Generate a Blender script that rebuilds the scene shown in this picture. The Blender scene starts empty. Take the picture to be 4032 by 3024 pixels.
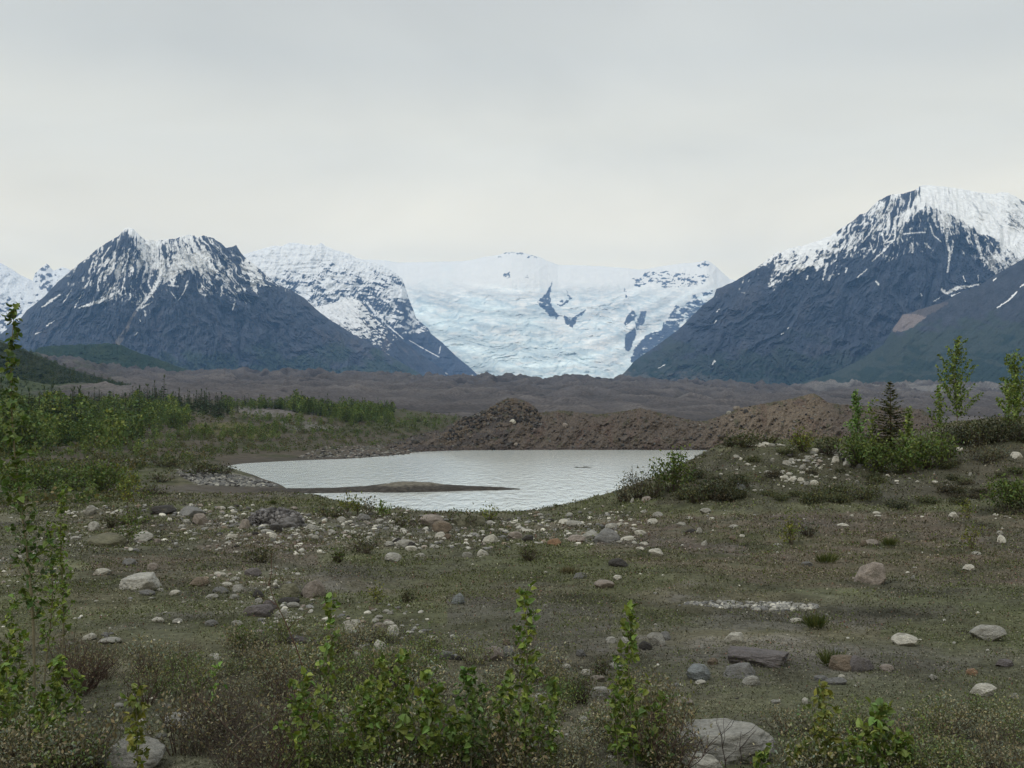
import bpy, math, random
import numpy as np

scene = bpy.context.scene
COL = scene.collection
rng = np.random.default_rng(11)
random.seed(5)

# ---------------------------------------------------------------- camera model
# Distances are metres. Survey readings ("d" values) are bearings and elevations taken on the
# 2212 x 1659 print; they are turned into rays and given a real distance.
F, CX, CY, K = 4080.0, 2016.0, 1512.0, 4032.0 / 2212.0
TH = math.atan(148.0 / F)
CZ = 9.0                                     # eye height above the lake

def ray(dx, dy):
    u = (np.asarray(dx, float) * K - CX) / F
    v = (CY - np.asarray(dy, float) * K) / F
    yy = math.cos(TH) - math.sin(TH) * v
    zz = math.sin(TH) + math.cos(TH) * v
    return u / yy, zz / yy

def at(dx, dy, Y):
    a, e = ray(dx, dy)
    Y = np.asarray(Y, float)
    return np.stack(np.broadcast_arrays(a * Y, Y, CZ + e * Y), -1)

def seen(x, y, z):
    z = z - CZ
    yy = math.cos(TH) * y + math.sin(TH) * z
    zz = -math.sin(TH) * y + math.cos(TH) * z
    return (x / yy * F + CX) / K, (CY - zz / yy * F) / K

# ---------------------------------------------------------------- noise
def _h(ix, iy, seed):
    n = (ix.astype(np.int64) * 374761393 + iy.astype(np.int64) * 668265263 + seed * 1442695041) & 0xFFFFFFFF
    n = ((n ^ (n >> 13)) * 1274126177) & 0xFFFFFFFF
    n = ((n ^ (n >> 16)) * 2246822519) & 0xFFFFFFFF
    return ((n ^ (n >> 15)) & 0xFFFFFF) / 16777216.0

def gn(x, y, seed=0):
    x, y = np.broadcast_arrays(np.asarray(x, float), np.asarray(y, float))
    ix, iy = np.floor(x), np.floor(y)
    fx, fy = x - ix, y - iy
    u = fx * fx * fx * (fx * (fx * 6 - 15) + 10)
    v = fy * fy * fy * (fy * (fy * 6 - 15) + 10)
    def g(ox, oy):
        a = _h(ix + ox, iy + oy, seed) * 2 * math.pi
        return np.cos(a) * (fx - ox) + np.sin(a) * (fy - oy)
    n0 = g(0, 0) * (1 - u) + g(1, 0) * u
    n1 = g(0, 1) * (1 - u) + g(1, 1) * u
    return (n0 * (1 - v) + n1 * v) * 1.5

def fbm(x, y, octv=5, seed=0, gain=.5):
    s, a, t = 0, 1.0, 0.0
    for i in range(octv):
        s = s + a * gn(x, y, seed + 17 * i)
        t += a
        a *= gain
        x, y = x * 2.03 + 5.1, y * 2.03 - 3.7
    return s / t

def ridged(x, y, octv=5, seed=0, gain=.5):
    s, a, t = 0, 1.0, 0.0
    for i in range(octv):
        s = s + a * (1 - 2 * np.abs(gn(x, y, seed + 31 * i)))
        t += a
        a *= gain
        x, y = x * 2.07 + 1.3, y * 2.07 + 9.2
    return s / t

def rank(n):
    f = n.ravel()
    r = np.empty(f.size)
    r[np.argsort(f, kind='stable')] = np.linspace(0, 1, f.size)
    return r.reshape(n.shape)

def sstep(a, b, x):
    t = np.clip((x - a) / (b - a), 0, 1)
    return t * t * (3 - 2 * t)

def idw(x, y, pts, p=4.5):
    num = np.zeros(x.shape); den = np.zeros(x.shape)
    for px, py, c in pts:
        w = 1.0 / ((x - px) ** 2 + (y - py) ** 2 + 9.0) ** (p / 2)
        num += w * c; den += w
    return num / den

def stroke(x, y, pts):
    """signed cover of a tapering line: 1 on the axis, 0 at its half width"""
    best = np.zeros(x.shape)
    for (x0, y0, w0), (x1, y1, w1) in zip(pts[:-1], pts[1:]):
        dx, dy = x1 - x0, y1 - y0
        t = np.clip(((x - x0) * dx + (y - y0) * dy) / (dx * dx + dy * dy), 0, 1)
        d = np.hypot(x - x0 - t * dx, y - y0 - t * dy)
        best = np.maximum(best, 1 - d / (w0 + (w1 - w0) * t))
    return best

def inside(x, y, poly):
    r = np.zeros(x.shape, bool)
    n = len(poly)
    for i in range(n):
        x0, y0 = poly[i]; x1, y1 = poly[(i + 1) % n]
        if y0 == y1:
            continue
        c = ((y0 > y) != (y1 > y)) & (x < (x1 - x0) * (y - y0) / (y1 - y0) + x0)
        r ^= c
    return r

# ---------------------------------------------------------------- meshes
def np_mesh(name, V, polys, mat, smooth=True, col=None, extra=None):
    """V (n,3); polys = list of (m,k) index arrays"""
    me = bpy.data.meshes.new(name)
    V = np.ascontiguousarray(V, np.float32)
    polys = [np.asarray(p, np.int32) for p in polys if len(p)]
    nl = sum(p.size for p in polys); npoly = sum(len(p) for p in polys)
    me.vertices.add(len(V)); me.vertices.foreach_set('co', V.ravel())
    me.loops.add(nl); me.polygons.add(npoly)
    me.loops.foreach_set('vertex_index', np.concatenate([p.ravel() for p in polys]))
    tot = np.concatenate([np.full(len(p), p.shape[1], np.int32) for p in polys])
    st = np.concatenate([[0], np.cumsum(tot)[:-1]]).astype(np.int32)
    me.polygons.foreach_set('loop_start', st)
    me.polygons.foreach_set('use_smooth', np.full(npoly, bool(smooth)))
    if col is not None:
        c = np.ones((len(V), 4), np.float32); c[:, :3] = col
        me.attributes.new('col', 'FLOAT_COLOR', 'POINT').data.foreach_set('color', c.ravel())
    for k, a in (extra or {}).items():
        me.attributes.new(k, 'FLOAT', 'POINT').data.foreach_set('value', np.ascontiguousarray(a, np.float32).ravel())
    me.materials.append(mat)
    me.update(calc_edges=True)
    me.validate()
    return me

def grid_faces(r, c):
    i = np.arange(r * c).reshape(r, c)
    return np.stack([i[:-1, :-1], i[:-1, 1:], i[1:, 1:], i[1:, :-1]], -1).reshape(-1, 4)

def link(name, me, parent=None):
    o = bpy.data.objects.new(name, me)
    COL.objects.link(o)
    if parent is not None:
        o.parent = parent
    return o

def tag(o, label=None, cat=None, group=None, kind=None):
    if label: o['label'] = label
    if cat: o['category'] = cat
    if group: o['group'] = group
    if kind: o['kind'] = kind
    return o

def structure(name, me, label):
    return tag(link(name, me), label, kind='structure')

class Build:
    def __init__(s):
        s.V, s.P, s.C, s.n = [], [], [], 0
    def add(s, V, polys, col):
        V = np.asarray(V, float)
        s.V.append(V)
        for p in polys:
            s.P.append(np.asarray(p) + s.n)
        s.C.append(np.broadcast_to(np.asarray(col, float), V.shape))
        s.n += len(V)
    def mesh(s, name, mat, smooth=True):
        byk = {}
        for p in s.P:
            byk.setdefault(p.shape[1], []).append(p)
        return np_mesh(name, np.concatenate(s.V), [np.concatenate(v) for v in byk.values()], mat, smooth, np.concatenate(s.C))
    def tube(s, path, rad, sides=5, col=(.1, .08, .06)):
        path = np.asarray(path, float); n = len(path)
        rad = np.broadcast_to(np.asarray(rad, float), (n,))
        t = np.gradient(path, axis=0)
        t /= np.linalg.norm(t, axis=1)[:, None] + 1e-9
        ref = np.array([.31, .83, .2])
        u = np.cross(t, ref); u /= np.linalg.norm(u, axis=1)[:, None] + 1e-9
        w = np.cross(t, u)
        a = np.arange(sides) * 2 * math.pi / sides
        V = path[:, None] + rad[:, None, None] * (np.cos(a)[None, :, None] * u[:, None] + np.sin(a)[None, :, None] * w[:, None])
        i = np.arange(n * sides).reshape(n, sides); j = np.roll(i, -1, 1)
        q = np.stack([i[:-1], j[:-1], j[1:], i[1:]], -1).reshape(-1, 4)
        s.add(V.reshape(-1, 3), [q], col)
    def leaves(s, P, A, N, L, W, col, fold=.25, simple=False):
        """P bases, A axes, N normals (n,3); L, W lengths and widths; col (n,3)"""
        n = len(P)
        A = A / (np.linalg.norm(A, axis=1)[:, None] + 1e-9)
        B = np.cross(N, A); B /= np.linalg.norm(B, axis=1)[:, None] + 1e-9
        N = np.cross(A, B)
        L = np.broadcast_to(L, (n,))[:, None]; W = np.broadcast_to(W, (n,))[:, None]
        if simple:
            V = np.stack([P, P + A * L * .5 + B * W * .5, P + A * L, P + A * L * .5 - B * W * .5], 1)
            q = np.arange(n * 4).reshape(n, 4); k = 4
            polys = [q]
        else:
            up = N * W * fold
            V = np.stack([P, P + A * L * .22 + B * W * .5 + up, P + A * L * .62 + B * W * .38 + up * .8 ,
                          P + A * L - N * W * .15, P + A * L * .62 - B * W * .38 + up * .8, P + A * L * .22 - B * W * .5 + up], 1)
            b = np.arange(n)[:, None] * 6; k = 6
            polys = [b + np.array([[0, 1, 2, 3]]), b + np.array([[0, 3, 4, 5]])]
        s.add(V.reshape(-1, 3), polys, np.repeat(col, k, 0))

def unit(n, r=None):
    v = (r or rng).normal(size=(n, 3))
    return v / np.linalg.norm(v, axis=1)[:, None]

# ---------------------------------------------------------------- materials
def new_mat(name):
    m = bpy.data.materials.new(name); m.use_nodes = True
    nt = m.node_tree; nt.nodes.clear()
    return m, nt, nt.nodes, nt.links

def terrain_mat(name, scale, amount=.35, bump=.4, dist=1.0, rough=.95, spec=.1, octaves=8, two=None, tint=(1, 1, 1)):
    m, nt, N, L = new_mat(name)
    out = N.new('ShaderNodeOutputMaterial'); p = N.new('ShaderNodeBsdfPrincipled')
    at_ = N.new('ShaderNodeAttribute'); at_.attribute_name = 'col'
    tc = N.new('ShaderNodeTexCoord')
    nz = N.new('ShaderNodeTexNoise'); nz.inputs['Scale'].default_value = scale
    nz.inputs['Detail'].default_value = octaves; nz.inputs['Roughness'].default_value = .68
    L.new(tc.outputs['Object'], nz.inputs['Vector'])
    mr = N.new('ShaderNodeMapRange')
    mr.inputs['From Min'].default_value = .25; mr.inputs['From Max'].default_value = .75
    mr.inputs['To Min'].default_value = 1 - amount; mr.inputs['To Max'].default_value = 1 + amount
    L.new(nz.outputs['Fac'], mr.inputs['Value'])
    mx = N.new('ShaderNodeVectorMath'); mx.operation = 'SCALE'
    L.new(at_.outputs['Color'], mx.inputs[0]); L.new(mr.outputs[0], mx.inputs['Scale'])
    src = mx.outputs[0]
    if two:                                   # a second, finer mottling
        n2 = N.new('ShaderNodeTexNoise'); n2.inputs['Scale'].default_value = two
        n2.inputs['Detail'].default_value = 5; L.new(tc.outputs['Object'], n2.inputs['Vector'])
        m2 = N.new('ShaderNodeMapRange'); m2.inputs['From Min'].default_value = .3; m2.inputs['From Max'].default_value = .7
        m2.inputs['To Min'].default_value = .65; m2.inputs['To Max'].default_value = 1.4
        L.new(n2.outputs['Fac'], m2.inputs['Value'])
        x2 = N.new('ShaderNodeVectorMath'); x2.operation = 'SCALE'
        L.new(src, x2.inputs[0]); L.new(m2.outputs[0], x2.inputs['Scale']); src = x2.outputs[0]
    L.new(src, p.inputs['Base Color'])
    p.inputs['Roughness'].default_value = rough
    p.inputs['Specular IOR Level'].default_value = spec
    bp = N.new('ShaderNodeBump'); bp.inputs['Strength'].default_value = bump; bp.inputs['Distance'].default_value = dist
    L.new(nz.outputs['Fac'], bp.inputs['Height']); L.new(bp.outputs[0], p.inputs['Normal'])
    L.new(p.outputs[0], out.inputs[0])
    return m

def leaf_mat(name, under=1.6, trans=.3, rough=.5, spec=.35):
    m, nt, N, L = new_mat(name)
    out = N.new('ShaderNodeOutputMaterial'); p = N.new('ShaderNodeBsdfPrincipled')
    at_ = N.new('ShaderNodeAttribute'); at_.attribute_name = 'col'
    geo = N.new('ShaderNodeNewGeometry')
    pale = N.new('ShaderNodeMix'); pale.data_type = 'RGBA'; pale.blend_type = 'MIX'
    x = N.new('ShaderNodeVectorMath'); x.operation = 'MULTIPLY_ADD'      # leaf undersides are paler and greyer
    x.inputs[1].default_value = (under, under, under); x.inputs[2].default_value = (.02 * (under - 1), .02 * (under - 1), .02 * (under - 1))
    L.new(at_.outputs['Color'], x.inputs[0])
    L.new(geo.outputs['Backfacing'], pale.inputs['Factor'])
    L.new(at_.outputs['Color'], pale.inputs[6]); L.new(x.outputs[0], pale.inputs[7])
    L.new(pale.outputs[2], p.inputs['Base Color'])
    p.inputs['Roughness'].default_value = rough; p.inputs['Specular IOR Level'].default_value = spec
    tr = N.new('ShaderNodeBsdfTranslucent')
    t2 = N.new('ShaderNodeVectorMath'); t2.operation = 'MULTIPLY'; t2.inputs[1].default_value = (1.3, 1.5, .7)
    L.new(at_.outputs['Color'], t2.inputs[0]); L.new(t2.outputs[0], tr.inputs['Color'])
    ms = N.new('ShaderNodeMixShader'); ms.inputs[0].default_value = trans
    L.new(p.outputs[0], ms.inputs[1]); L.new(tr.outputs[0], ms.inputs[2]); L.new(ms.outputs[0], out.inputs[0])
    return m

def rock_mat():
    m, nt, N, L = new_mat('stone')
    out = N.new('ShaderNodeOutputMaterial'); p = N.new('ShaderNodeBsdfPrincipled')
    oi = N.new('ShaderNodeObjectInfo'); tc = N.new('ShaderNodeTexCoord')
    ad = N.new('ShaderNodeVectorMath'); ad.operation = 'ADD'
    L.new(tc.outputs['Object'], ad.inputs[0])
    sc = N.new('ShaderNodeVectorMath'); sc.operation = 'SCALE'; sc.inputs[0].default_value = (31, 17, 23)
    L.new(oi.outputs['Random'], sc.inputs['Scale']); L.new(sc.outputs[0], ad.inputs[1])
    n1 = N.new('ShaderNodeTexNoise'); n1.inputs['Scale'].default_value = 2.2; n1.inputs['Detail'].default_value = 9; n1.inputs['Roughness'].default_value = .7
    n2 = N.new('ShaderNodeTexNoise'); n2.inputs['Scale'].default_value = 14; n2.inputs['Detail'].default_value = 5
    n3 = N.new('ShaderNodeTexNoise'); n3.inputs['Scale'].default_value = 1.3; n3.inputs['Detail'].default_value = 4
    for n in (n1, n2, n3): L.new(ad.outputs[0], n.inputs['Vector'])
    r1 = N.new('ShaderNodeMapRange'); r1.inputs['From Min'].default_value = .3; r1.inputs['From Max'].default_value = .7
    r1.inputs['To Min'].default_value = .66; r1.inputs['To Max'].default_value = 1.25
    r2 = N.new('ShaderNodeMapRange'); r2.inputs['From Min'].default_value = .3; r2.inputs['From Max'].default_value = .7
    r2.inputs['To Min'].default_value = .72; r2.inputs['To Max'].default_value = 1.22
    L.new(n1.outputs['Fac'], r1.inputs['Value']); L.new(n2.outputs['Fac'], r2.inputs['Value'])
    mu = N.new('ShaderNodeMath'); mu.operation = 'MULTIPLY'; L.new(r1.outputs[0], mu.inputs[0]); L.new(r2.outputs[0], mu.inputs[1])
    vs = N.new('ShaderNodeVectorMath'); vs.operation = 'SCALE'; L.new(oi.outputs['Color'], vs.inputs[0]); L.new(mu.outputs[0], vs.inputs['Scale'])
    st = N.new('ShaderNodeMapRange'); st.inputs['From Min'].default_value = .56; st.inputs['From Max'].default_value = .68; st.inputs['To Max'].default_value = .55
    L.new(n3.outputs['Fac'], st.inputs['Value'])
    mx = N.new('ShaderNodeMix'); mx.data_type = 'RGBA'; mx.inputs[7].default_value = (.085, .08, .062, 1)   # lichen and soil stains
    L.new(st.outputs[0], mx.inputs['Factor']); L.new(vs.outputs[0], mx.inputs[6])
    L.new(mx.outputs[2], p.inputs['Base Color'])
    p.inputs['Roughness'].default_value = .9; p.inputs['Specular IOR Level'].default_value = .2
    bp = N.new('ShaderNodeBump'); bp.inputs['Strength'].default_value = .7; bp.inputs['Distance'].default_value = .12
    L.new(n1.outputs['Fac'], bp.inputs['Height']); L.new(bp.outputs[0], p.inputs['Normal'])
    L.new(p.outputs[0], out.inputs[0])
    return m

M_ROCK = rock_mat()
M_LEAF = leaf_mat('poplar_leaf', 1.7, .25, .5, .25)
M_SHRUB = leaf_mat('shrub_leaf', 1.35, .2, .7, .15)
M_BARK = terrain_mat('bark', 30, .35, .3, .004, .85, .2)
M_COVER = leaf_mat('ground_leaf', 1.2, .12, .8, .1)
M_GROUND = terrain_mat('heath_soil', .55, .35, .8, .05, .97, .05, 10, two=14)
M_GRAVEL = terrain_mat('gravel', 1.2, .35, .6, .3, .95, .1, 8, two=2.2)
M_MORAINE = terrain_mat('moraine_rubble', .03, .22, .5, 2.5, .97, .05, 10, two=.35)
M_MOUNT = terrain_mat('mountain_rock', .028, .26, .35, 12, .95, .05, 9)
M_ICE = terrain_mat('glacier_ice', .006, .05, .2, 20, .8, .1, 10)
# ================================================================ SETTING: mountains, ice, moraine
SNOW = np.array([.76, .765, .76]); FIRN = np.array([.81, .785, .725])
def cv(ox, oy):                               # close-up print -> full print bearings
    return lambda pts: [((ox + p[0] * .49729) / K, (oy + p[1] * .49729) / K) + tuple(p[2:]) for p in pts]
c1, c2, c3, c4 = cv(0, 700), cv(950, 850), cv(1950, 850), cv(2932, 650)
def cw(f, pts):                               # same, with widths scaled
    return [(x, y, w * .2728) for x, y, w in f(pts)]

LAST = {}
def relief(name, mat, label, crest, base, Yc, Yb, rows, step=1.0, jag=1.6, amp=60, relf=None, colf=None, p=1.0, back=2600, seed=1):
    crest = sorted(crest); cx = np.array([q[0] for q in crest]); cy = np.array([q[1] for q in crest])
    xs = np.arange(cx[0], cx[-1] + step, step)
    cr = np.interp(xs, cx, cy) + jag * (fbm(xs * .09, xs * 0 + seed, 4, seed) + .5 * ridged(xs * .3, xs * 0 + 3.3, 3, seed + 5))
    bs = np.interp(xs, [b[0] for b in base], [b[1] for b in base])
    yc = np.interp(xs, [b[0] for b in Yc], [b[1] for b in Yc]) if not np.isscalar(Yc) else np.full(xs.shape, float(Yc))
    v = np.linspace(0, 1, rows)[:, None]
    DX = np.broadcast_to(xs, (rows, xs.size)); DY = bs + (cr - bs) * v
    Y = Yb + (yc - Yb) * v ** p
    env = np.clip(np.sin(np.pi * np.clip(v, 0, 1)) ** .5 + .15, 0, 1)
    Y = Y + amp * env * relf(DX, DY)
    P = at(DX, DY, Y)
    LAST['P'] = P.copy()
    c = colf(DX, DY, P)
    top = P[-1]; nb = 8
    bk = []
    for k in range(1, nb + 1):
        q = top.copy(); t = k / nb
        q[:, 1] += back * t; q[:, 0] *= (top[:, 1] + back * t) / top[:, 1]
        q[:, 2] = top[:, 2] * (1 - t ** 1.3) - 60 * t + 40 * gn(xs * .05, t * 3 + xs * 0, seed + 9) * t
        bk.append(q)
    foot = P[:1].copy(); foot[..., 1] -= 250; foot[..., 2] = -6
    P = np.concatenate([foot, P, np.stack(bk)]); c = np.concatenate([c[:1], c, np.repeat(c[-1:], nb, 0)])
    me = np_mesh(name, P.reshape(-1, 3), [grid_faces(P.shape[0], P.shape[1])], mat, True, c.reshape(-1, 3))
    return structure(name, me, label)

def polar(X, Yd, cx, cy, k):
    """fall-line coordinates: bearing about a point above the summit, and drop below it"""
    return np.arctan2(X - cx, Yd - cy) * k, np.hypot(X - cx, Yd - cy)

def rocktone(X, Y, s, base, lo=.75, hi=1.3):
    n = fbm(X * .05, Y * .05, 6, s); n2 = fbm(X * .35, Y * .3, 4, s + 7, .65)
    return np.asarray(base) * np.clip(1 + .5 * n + .6 * n2, .3, 2.2)[..., None]

def mixc(c, d, m):
    return c * (1 - m[..., None]) + np.asarray(d) * m[..., None]

# ---- left mountain -------------------------------------------------
crestL = [(-220, 800), (-60, 752), (0, 722)] + c1([(150, 1130), (210, 1050), (350, 940), (450, 830), (600, 700), (680, 640), (760, 570), (850, 510), (940, 460), (985, 400),
    (1000, 393), (1050, 398), (1100, 445), (1150, 490), (1240, 498), (1320, 485), (1400, 480), (1440, 460), (1480, 450), (1540, 458), (1570, 470), (1610, 455), (1650, 468), (1690, 475), (1705, 490),
    (1750, 515), (1790, 555), (1840, 545), (1870, 530), (1900, 580), (1930, 620), (2000, 670), (2100, 760), (2200, 850)]) + c2([(300, 545), (400, 590), (500, 650), (600, 745), (700, 820),
    (800, 880), (900, 945), (1000, 990), (1100, 1060), (1200, 1120), (1300, 1180), (1400, 1235), (1500, 1300)])
covL = c1([(1150, 500, .8), (1250, 520, .8), (1330, 560, .5), (1400, 540, .5), (1500, 480, .7), (1500, 560, .55), (1420, 600, .5), (1000, 500, .04), (950, 560, .1), (1050, 560, .2), (880, 480, .4), (1070, 430, .95), (1120, 520, .75),
    (800, 560, .3), (850, 600, .35), (1500, 650, .9), (1600, 620, .97), (1400, 690, .8), (1620, 680, .85), (800, 750, .6), (900, 700, .68), (1000, 650, .55), (700, 790, .35), (1100, 780, .5), (1050, 860, .35), (1200, 600, .75), (1250, 690, .9),
    (1290, 740, .8), (1220, 780, .45), (1350, 760, .5), (1180, 700, .7), (1700, 480, .3), (1780, 560, .08), (1860, 600, .12), (1720, 560, .15), (1700, 650, .4), (1650, 740, .55), (1800, 760, .3), (1980, 740, .6), (2010, 830, .55), (2080, 800, .4), (2120, 850, .2), (1750, 830, .38), (1680, 800, .4),
    (1850, 930, .2), (1900, 850, .2), (1500, 850, .07), (1400, 920, .04), (1120, 880, .3), (1000, 900, .28), (900, 880, .25), (820, 820, .4), (700, 940, .1), (450, 970, .1), (300, 1000, .03), (580, 900, .1), (1700, 1000, .03), (1850, 1020, .03), (650, 700, .25), (560, 780, .12), (430, 860, .05), (250, 1050, .0),
    (700, 1080, .0), (1000, 1050, .0), (1300, 1000, .02), (1500, 1000, .0), (1500, 1200, .0), (1000, 1200, .0), (500, 1200, .0), (2000, 1100, 0), (2100, 960, .06), (100, 1200, 0), (1300, 880, .1)]) + c2([(200, 640, .1), (250, 620, .08), (400, 760, .02), (500, 720, .0), (700, 900, 0), (300, 900, 0), (600, 1100, 0), (1000, 1100, 0)])
snowL = [cw(c1, s) for s in (
    [(1290, 660, 34), (1265, 800, 26), (1215, 890, 18), (1150, 975, 14), (1085, 1045, 12)], [(945, 895, 10), (800, 975, 17), (620, 1032, 7)], [(475, 925, 6), (400, 975, 12), (335, 1025, 6)],
    [(430, 1130, 4), (370, 1172, 6)], [(330, 1215, 3), (280, 1238, 5)], [(1200, 985, 4), (1120, 1032, 9)], [(1485, 820, 8), (1460, 900, 6), (1410, 975, 2)], [(1330, 850, 6), (1410, 858, 8)],
    [(1955, 640, 14), (1945, 740, 10)], [(1985, 770, 22), (2025, 880, 6)], [(2070, 790, 8), (2060, 860, 6)], [(985, 870, 6), (1000, 930, 4)], [(780, 850, 6), (765, 890, 3)], [(570, 880, 4), (500, 990, 4)], [(660, 900, 3), (590, 1030, 4)],
    [(1760, 860, 10), (1750, 940, 3)], [(1800, 860, 9), (1890, 960, 4)], [(1860, 990, 6), (1840, 1045, 6)], [(1090, 1225, 4), (1070, 1245, 6)], [(1350, 900, 3), (1390, 950, 5)], [(1105, 1120, 4), (1112, 1135, 6)])]
screeL = cw(c1, [(1110, 1010, 8), (1040, 1110, 14), (1000, 1200, 18), (960, 1270, 26), (910, 1330, 30)])

def relL(X, Y):
    a, r = polar(X, Y, 330, 330, 9.0)
    wv = fbm(X * .012, Y * .012, 3, 3)
    big = ridged(a * .9 + wv, r * .006, 4, 21)
    fine = ridged(a * 3 + wv * 2, r * .02, 4, 22)
    bowl = -1.6 * np.exp(-(((X - 318 - (570 - Y) * .25) / 26) ** 2)) * sstep(720, 560, Y)
    pk = np.exp(-(((X - 272) / 40) ** 2 + ((Y - 515) / 40) ** 2)) * -1.0
    return -big * 2.1 - fine * .5 - .55 * ridged(a * 8 + wv * 2, r * .06, 4, 23, .6) - .35 * fbm(X * .25, Y * .25, 4, 24, .65) - bowl * 1.2 + pk

def colL(X, Y, P):
    a, r = polar(X, Y, 330, 330, 9.0)
    n = ridged(a * 2.3 + fbm(X * .03, Y * .03, 3, 5) * .9, r * .009, 4, 41, .6) * .75 + .28 * ridged(a * 5.5 + fbm(X * .05, Y * .05, 3, 54) * 1.2, r * .016, 3, 55) + fbm(X * .1, Y * .1, 5, 42, .6) * .42
    n = rank(n)
    c = rocktone(X, Y, 44, (.046, .052, .066))
    c *= (1 + .30 * ridged(a * 5, r * .012, 4, 45) + .3 * fbm(a * 12, r * .02, 3, 52))[..., None]
    lt = sstep(.05, .45, fbm(a * 1.4, r * .012, 4, 46)) * sstep(600, 660, Y)
    c = mixc(c, (.072, .070, .078), lt * .6)
    right = sstep(600, 720, X) * .5
    c = mixc(c, (.10, .09, .085), right * sstep(-.1, .4, fbm(a * 2, r * .015, 4, 47)))
    veg = sstep(-.15, .25, fbm(X * .02 + 3, Y * .03, 5, 48) + (Y - 760) * .011 - .12 * sstep(200, 0, X)) * sstep(690, 770, Y)
    c = mixc(c, (.038, .056, .034), veg * .75)
    c = mixc(c, (.024, .04, .027), veg * sstep(.1, .3, fbm(X * .15, Y * .15, 3, 49)))
    w = fbm(X * .2, Y * .2, 4, 50); w2 = fbm(X * .3, Y * .22, 4, 53)
    k = stroke(X + w * 3, Y, screeL); sc = sstep(.02, .3, k + .18 * w) * (k > 0)
    c = mixc(c, (.22, .19, .16), sc * .75)
    cov = idw(X, Y, covL) * sstep(725, 690, Y)
    bowl = c1([(1300, 790), (1340, 720), (1420, 660), (1520, 610), (1610, 598), (1665, 625), (1650, 690), (1540, 700), (1440, 745), (1360, 800), (1280, 850)])
    cov = np.where(inside(X + 3 * fbm(X * .1, Y * .1, 3, 51), Y, bowl), np.maximum(cov, .86), cov)
    m = sstep(.12, -.10, (1 - n) - np.clip(cov * 1.12 - .1, 0, 1)) * (cov > .1)
    for s in snowL:
        k = stroke(X + w * 2.2, Y + w * 1.5, s); m = np.maximum(m, sstep(.0, .3, k * 1.15 + 1.0 * w2 - .12) * (k > 0))
    return mixc(c, SNOW, m)

relief('mountain', M_MOUNT, 'dark rocky mountain with a pointed left summit and snow streaked gullies, left of the icefall', crestL,
       [(-220, 845), (940, 845)], [(-220, 8400), (940, 7700)], 6600, 340, 1.0, 1.3, 75, relL, colL)

# ---- right mountain ------------------------------------------------
crestR = c3([(950, 1310), (1040, 1220), (1100, 1150), (1300, 1010), (1450, 900), (1550, 800), (1650, 700), (1730, 640), (1750, 580), (1890, 520)]) + c4([(50, 840), (150, 770), (260, 685), (300, 690), (350, 660),
    (450, 640), (550, 610), (680, 560), (780, 490), (860, 440), (910, 390), (960, 380), (1060, 280), (1150, 235), (1250, 225), (1340, 200), (1390, 165), (1430, 158), (1580, 170), (1730, 190), (1850, 215), (1980, 228),
    (2030, 215), (2080, 215), (2150, 250), (2212, 290), (2400, 420), (2700, 560), (3100, 900)])
covR = c4([(1700, 300, 1), (1500, 250, .97), (2000, 400, .9), (2100, 600, .85), (1850, 350, .97), (1900, 260, .93), (2150, 380, .55), (2180, 300, .8), (1600, 210, 1), (1380, 300, .95), (1250, 310, .6), (1300, 250, .35), (1150, 280, .25), (1080, 300, .6), (1300, 380, .8), (1240, 340, .2),
    (1000, 350, .6), (900, 430, .15), (1000, 460, .5), (1100, 520, .45), (1200, 470, .6), (1050, 440, .5), (800, 540, .45), (820, 600, .45), (720, 610, .45), (600, 700, .55), (480, 720, .6), (400, 750, .55), (300, 790, .45), (200, 850, .35), (450, 655, .95), (600, 610, .9), (700, 560, .7), (120, 820, .3), (50, 900, .3), (40, 960, .1),
    (700, 760, .22), (660, 860, .15), (900, 640, .25), (960, 600, .3), (1050, 600, .3), (1150, 640, .25), (1180, 560, .35), (1400, 420, .2), (1400, 480, .12), (1400, 560, .06), (1500, 600, .06), (1300, 560, .15), (1600, 440, .45), (1700, 500, .45), (1800, 560, .5), (1900, 600, .42), (1990, 660, .35), (2100, 720, .45), (1700, 600, .12), (1800, 700, .1),
    (1550, 380, .7), (1750, 450, .8), (1900, 520, .85), (2050, 640, .8), (2180, 690, .85), (1600, 700, .05), (1330, 660, .12), (1450, 660, .12), (1330, 740, .06), (1000, 760, .08), (850, 820, .05), (500, 900, .08), (300, 900, .14), (350, 960, .05), (100, 1010, .06), (900, 950, 0), (1200, 850, 0.01), (1500, 850, 0.01), (1750, 820, .02), (600, 1000, 0),
    (200, 1100, 0), (1000, 1100, 0), (1500, 1000, 0), (1800, 900, .03), (400, 1300, 0), (900, 1400, 0), (1400, 1200, 0), (1900, 1000, 0)]) + c3([(1650, 800, .0), (1500, 950, 0), (1750, 640, .1), (1800, 590, .15), (1300, 1150, 0), (1900, 900, 0), (1850, 700, .0)])
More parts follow.
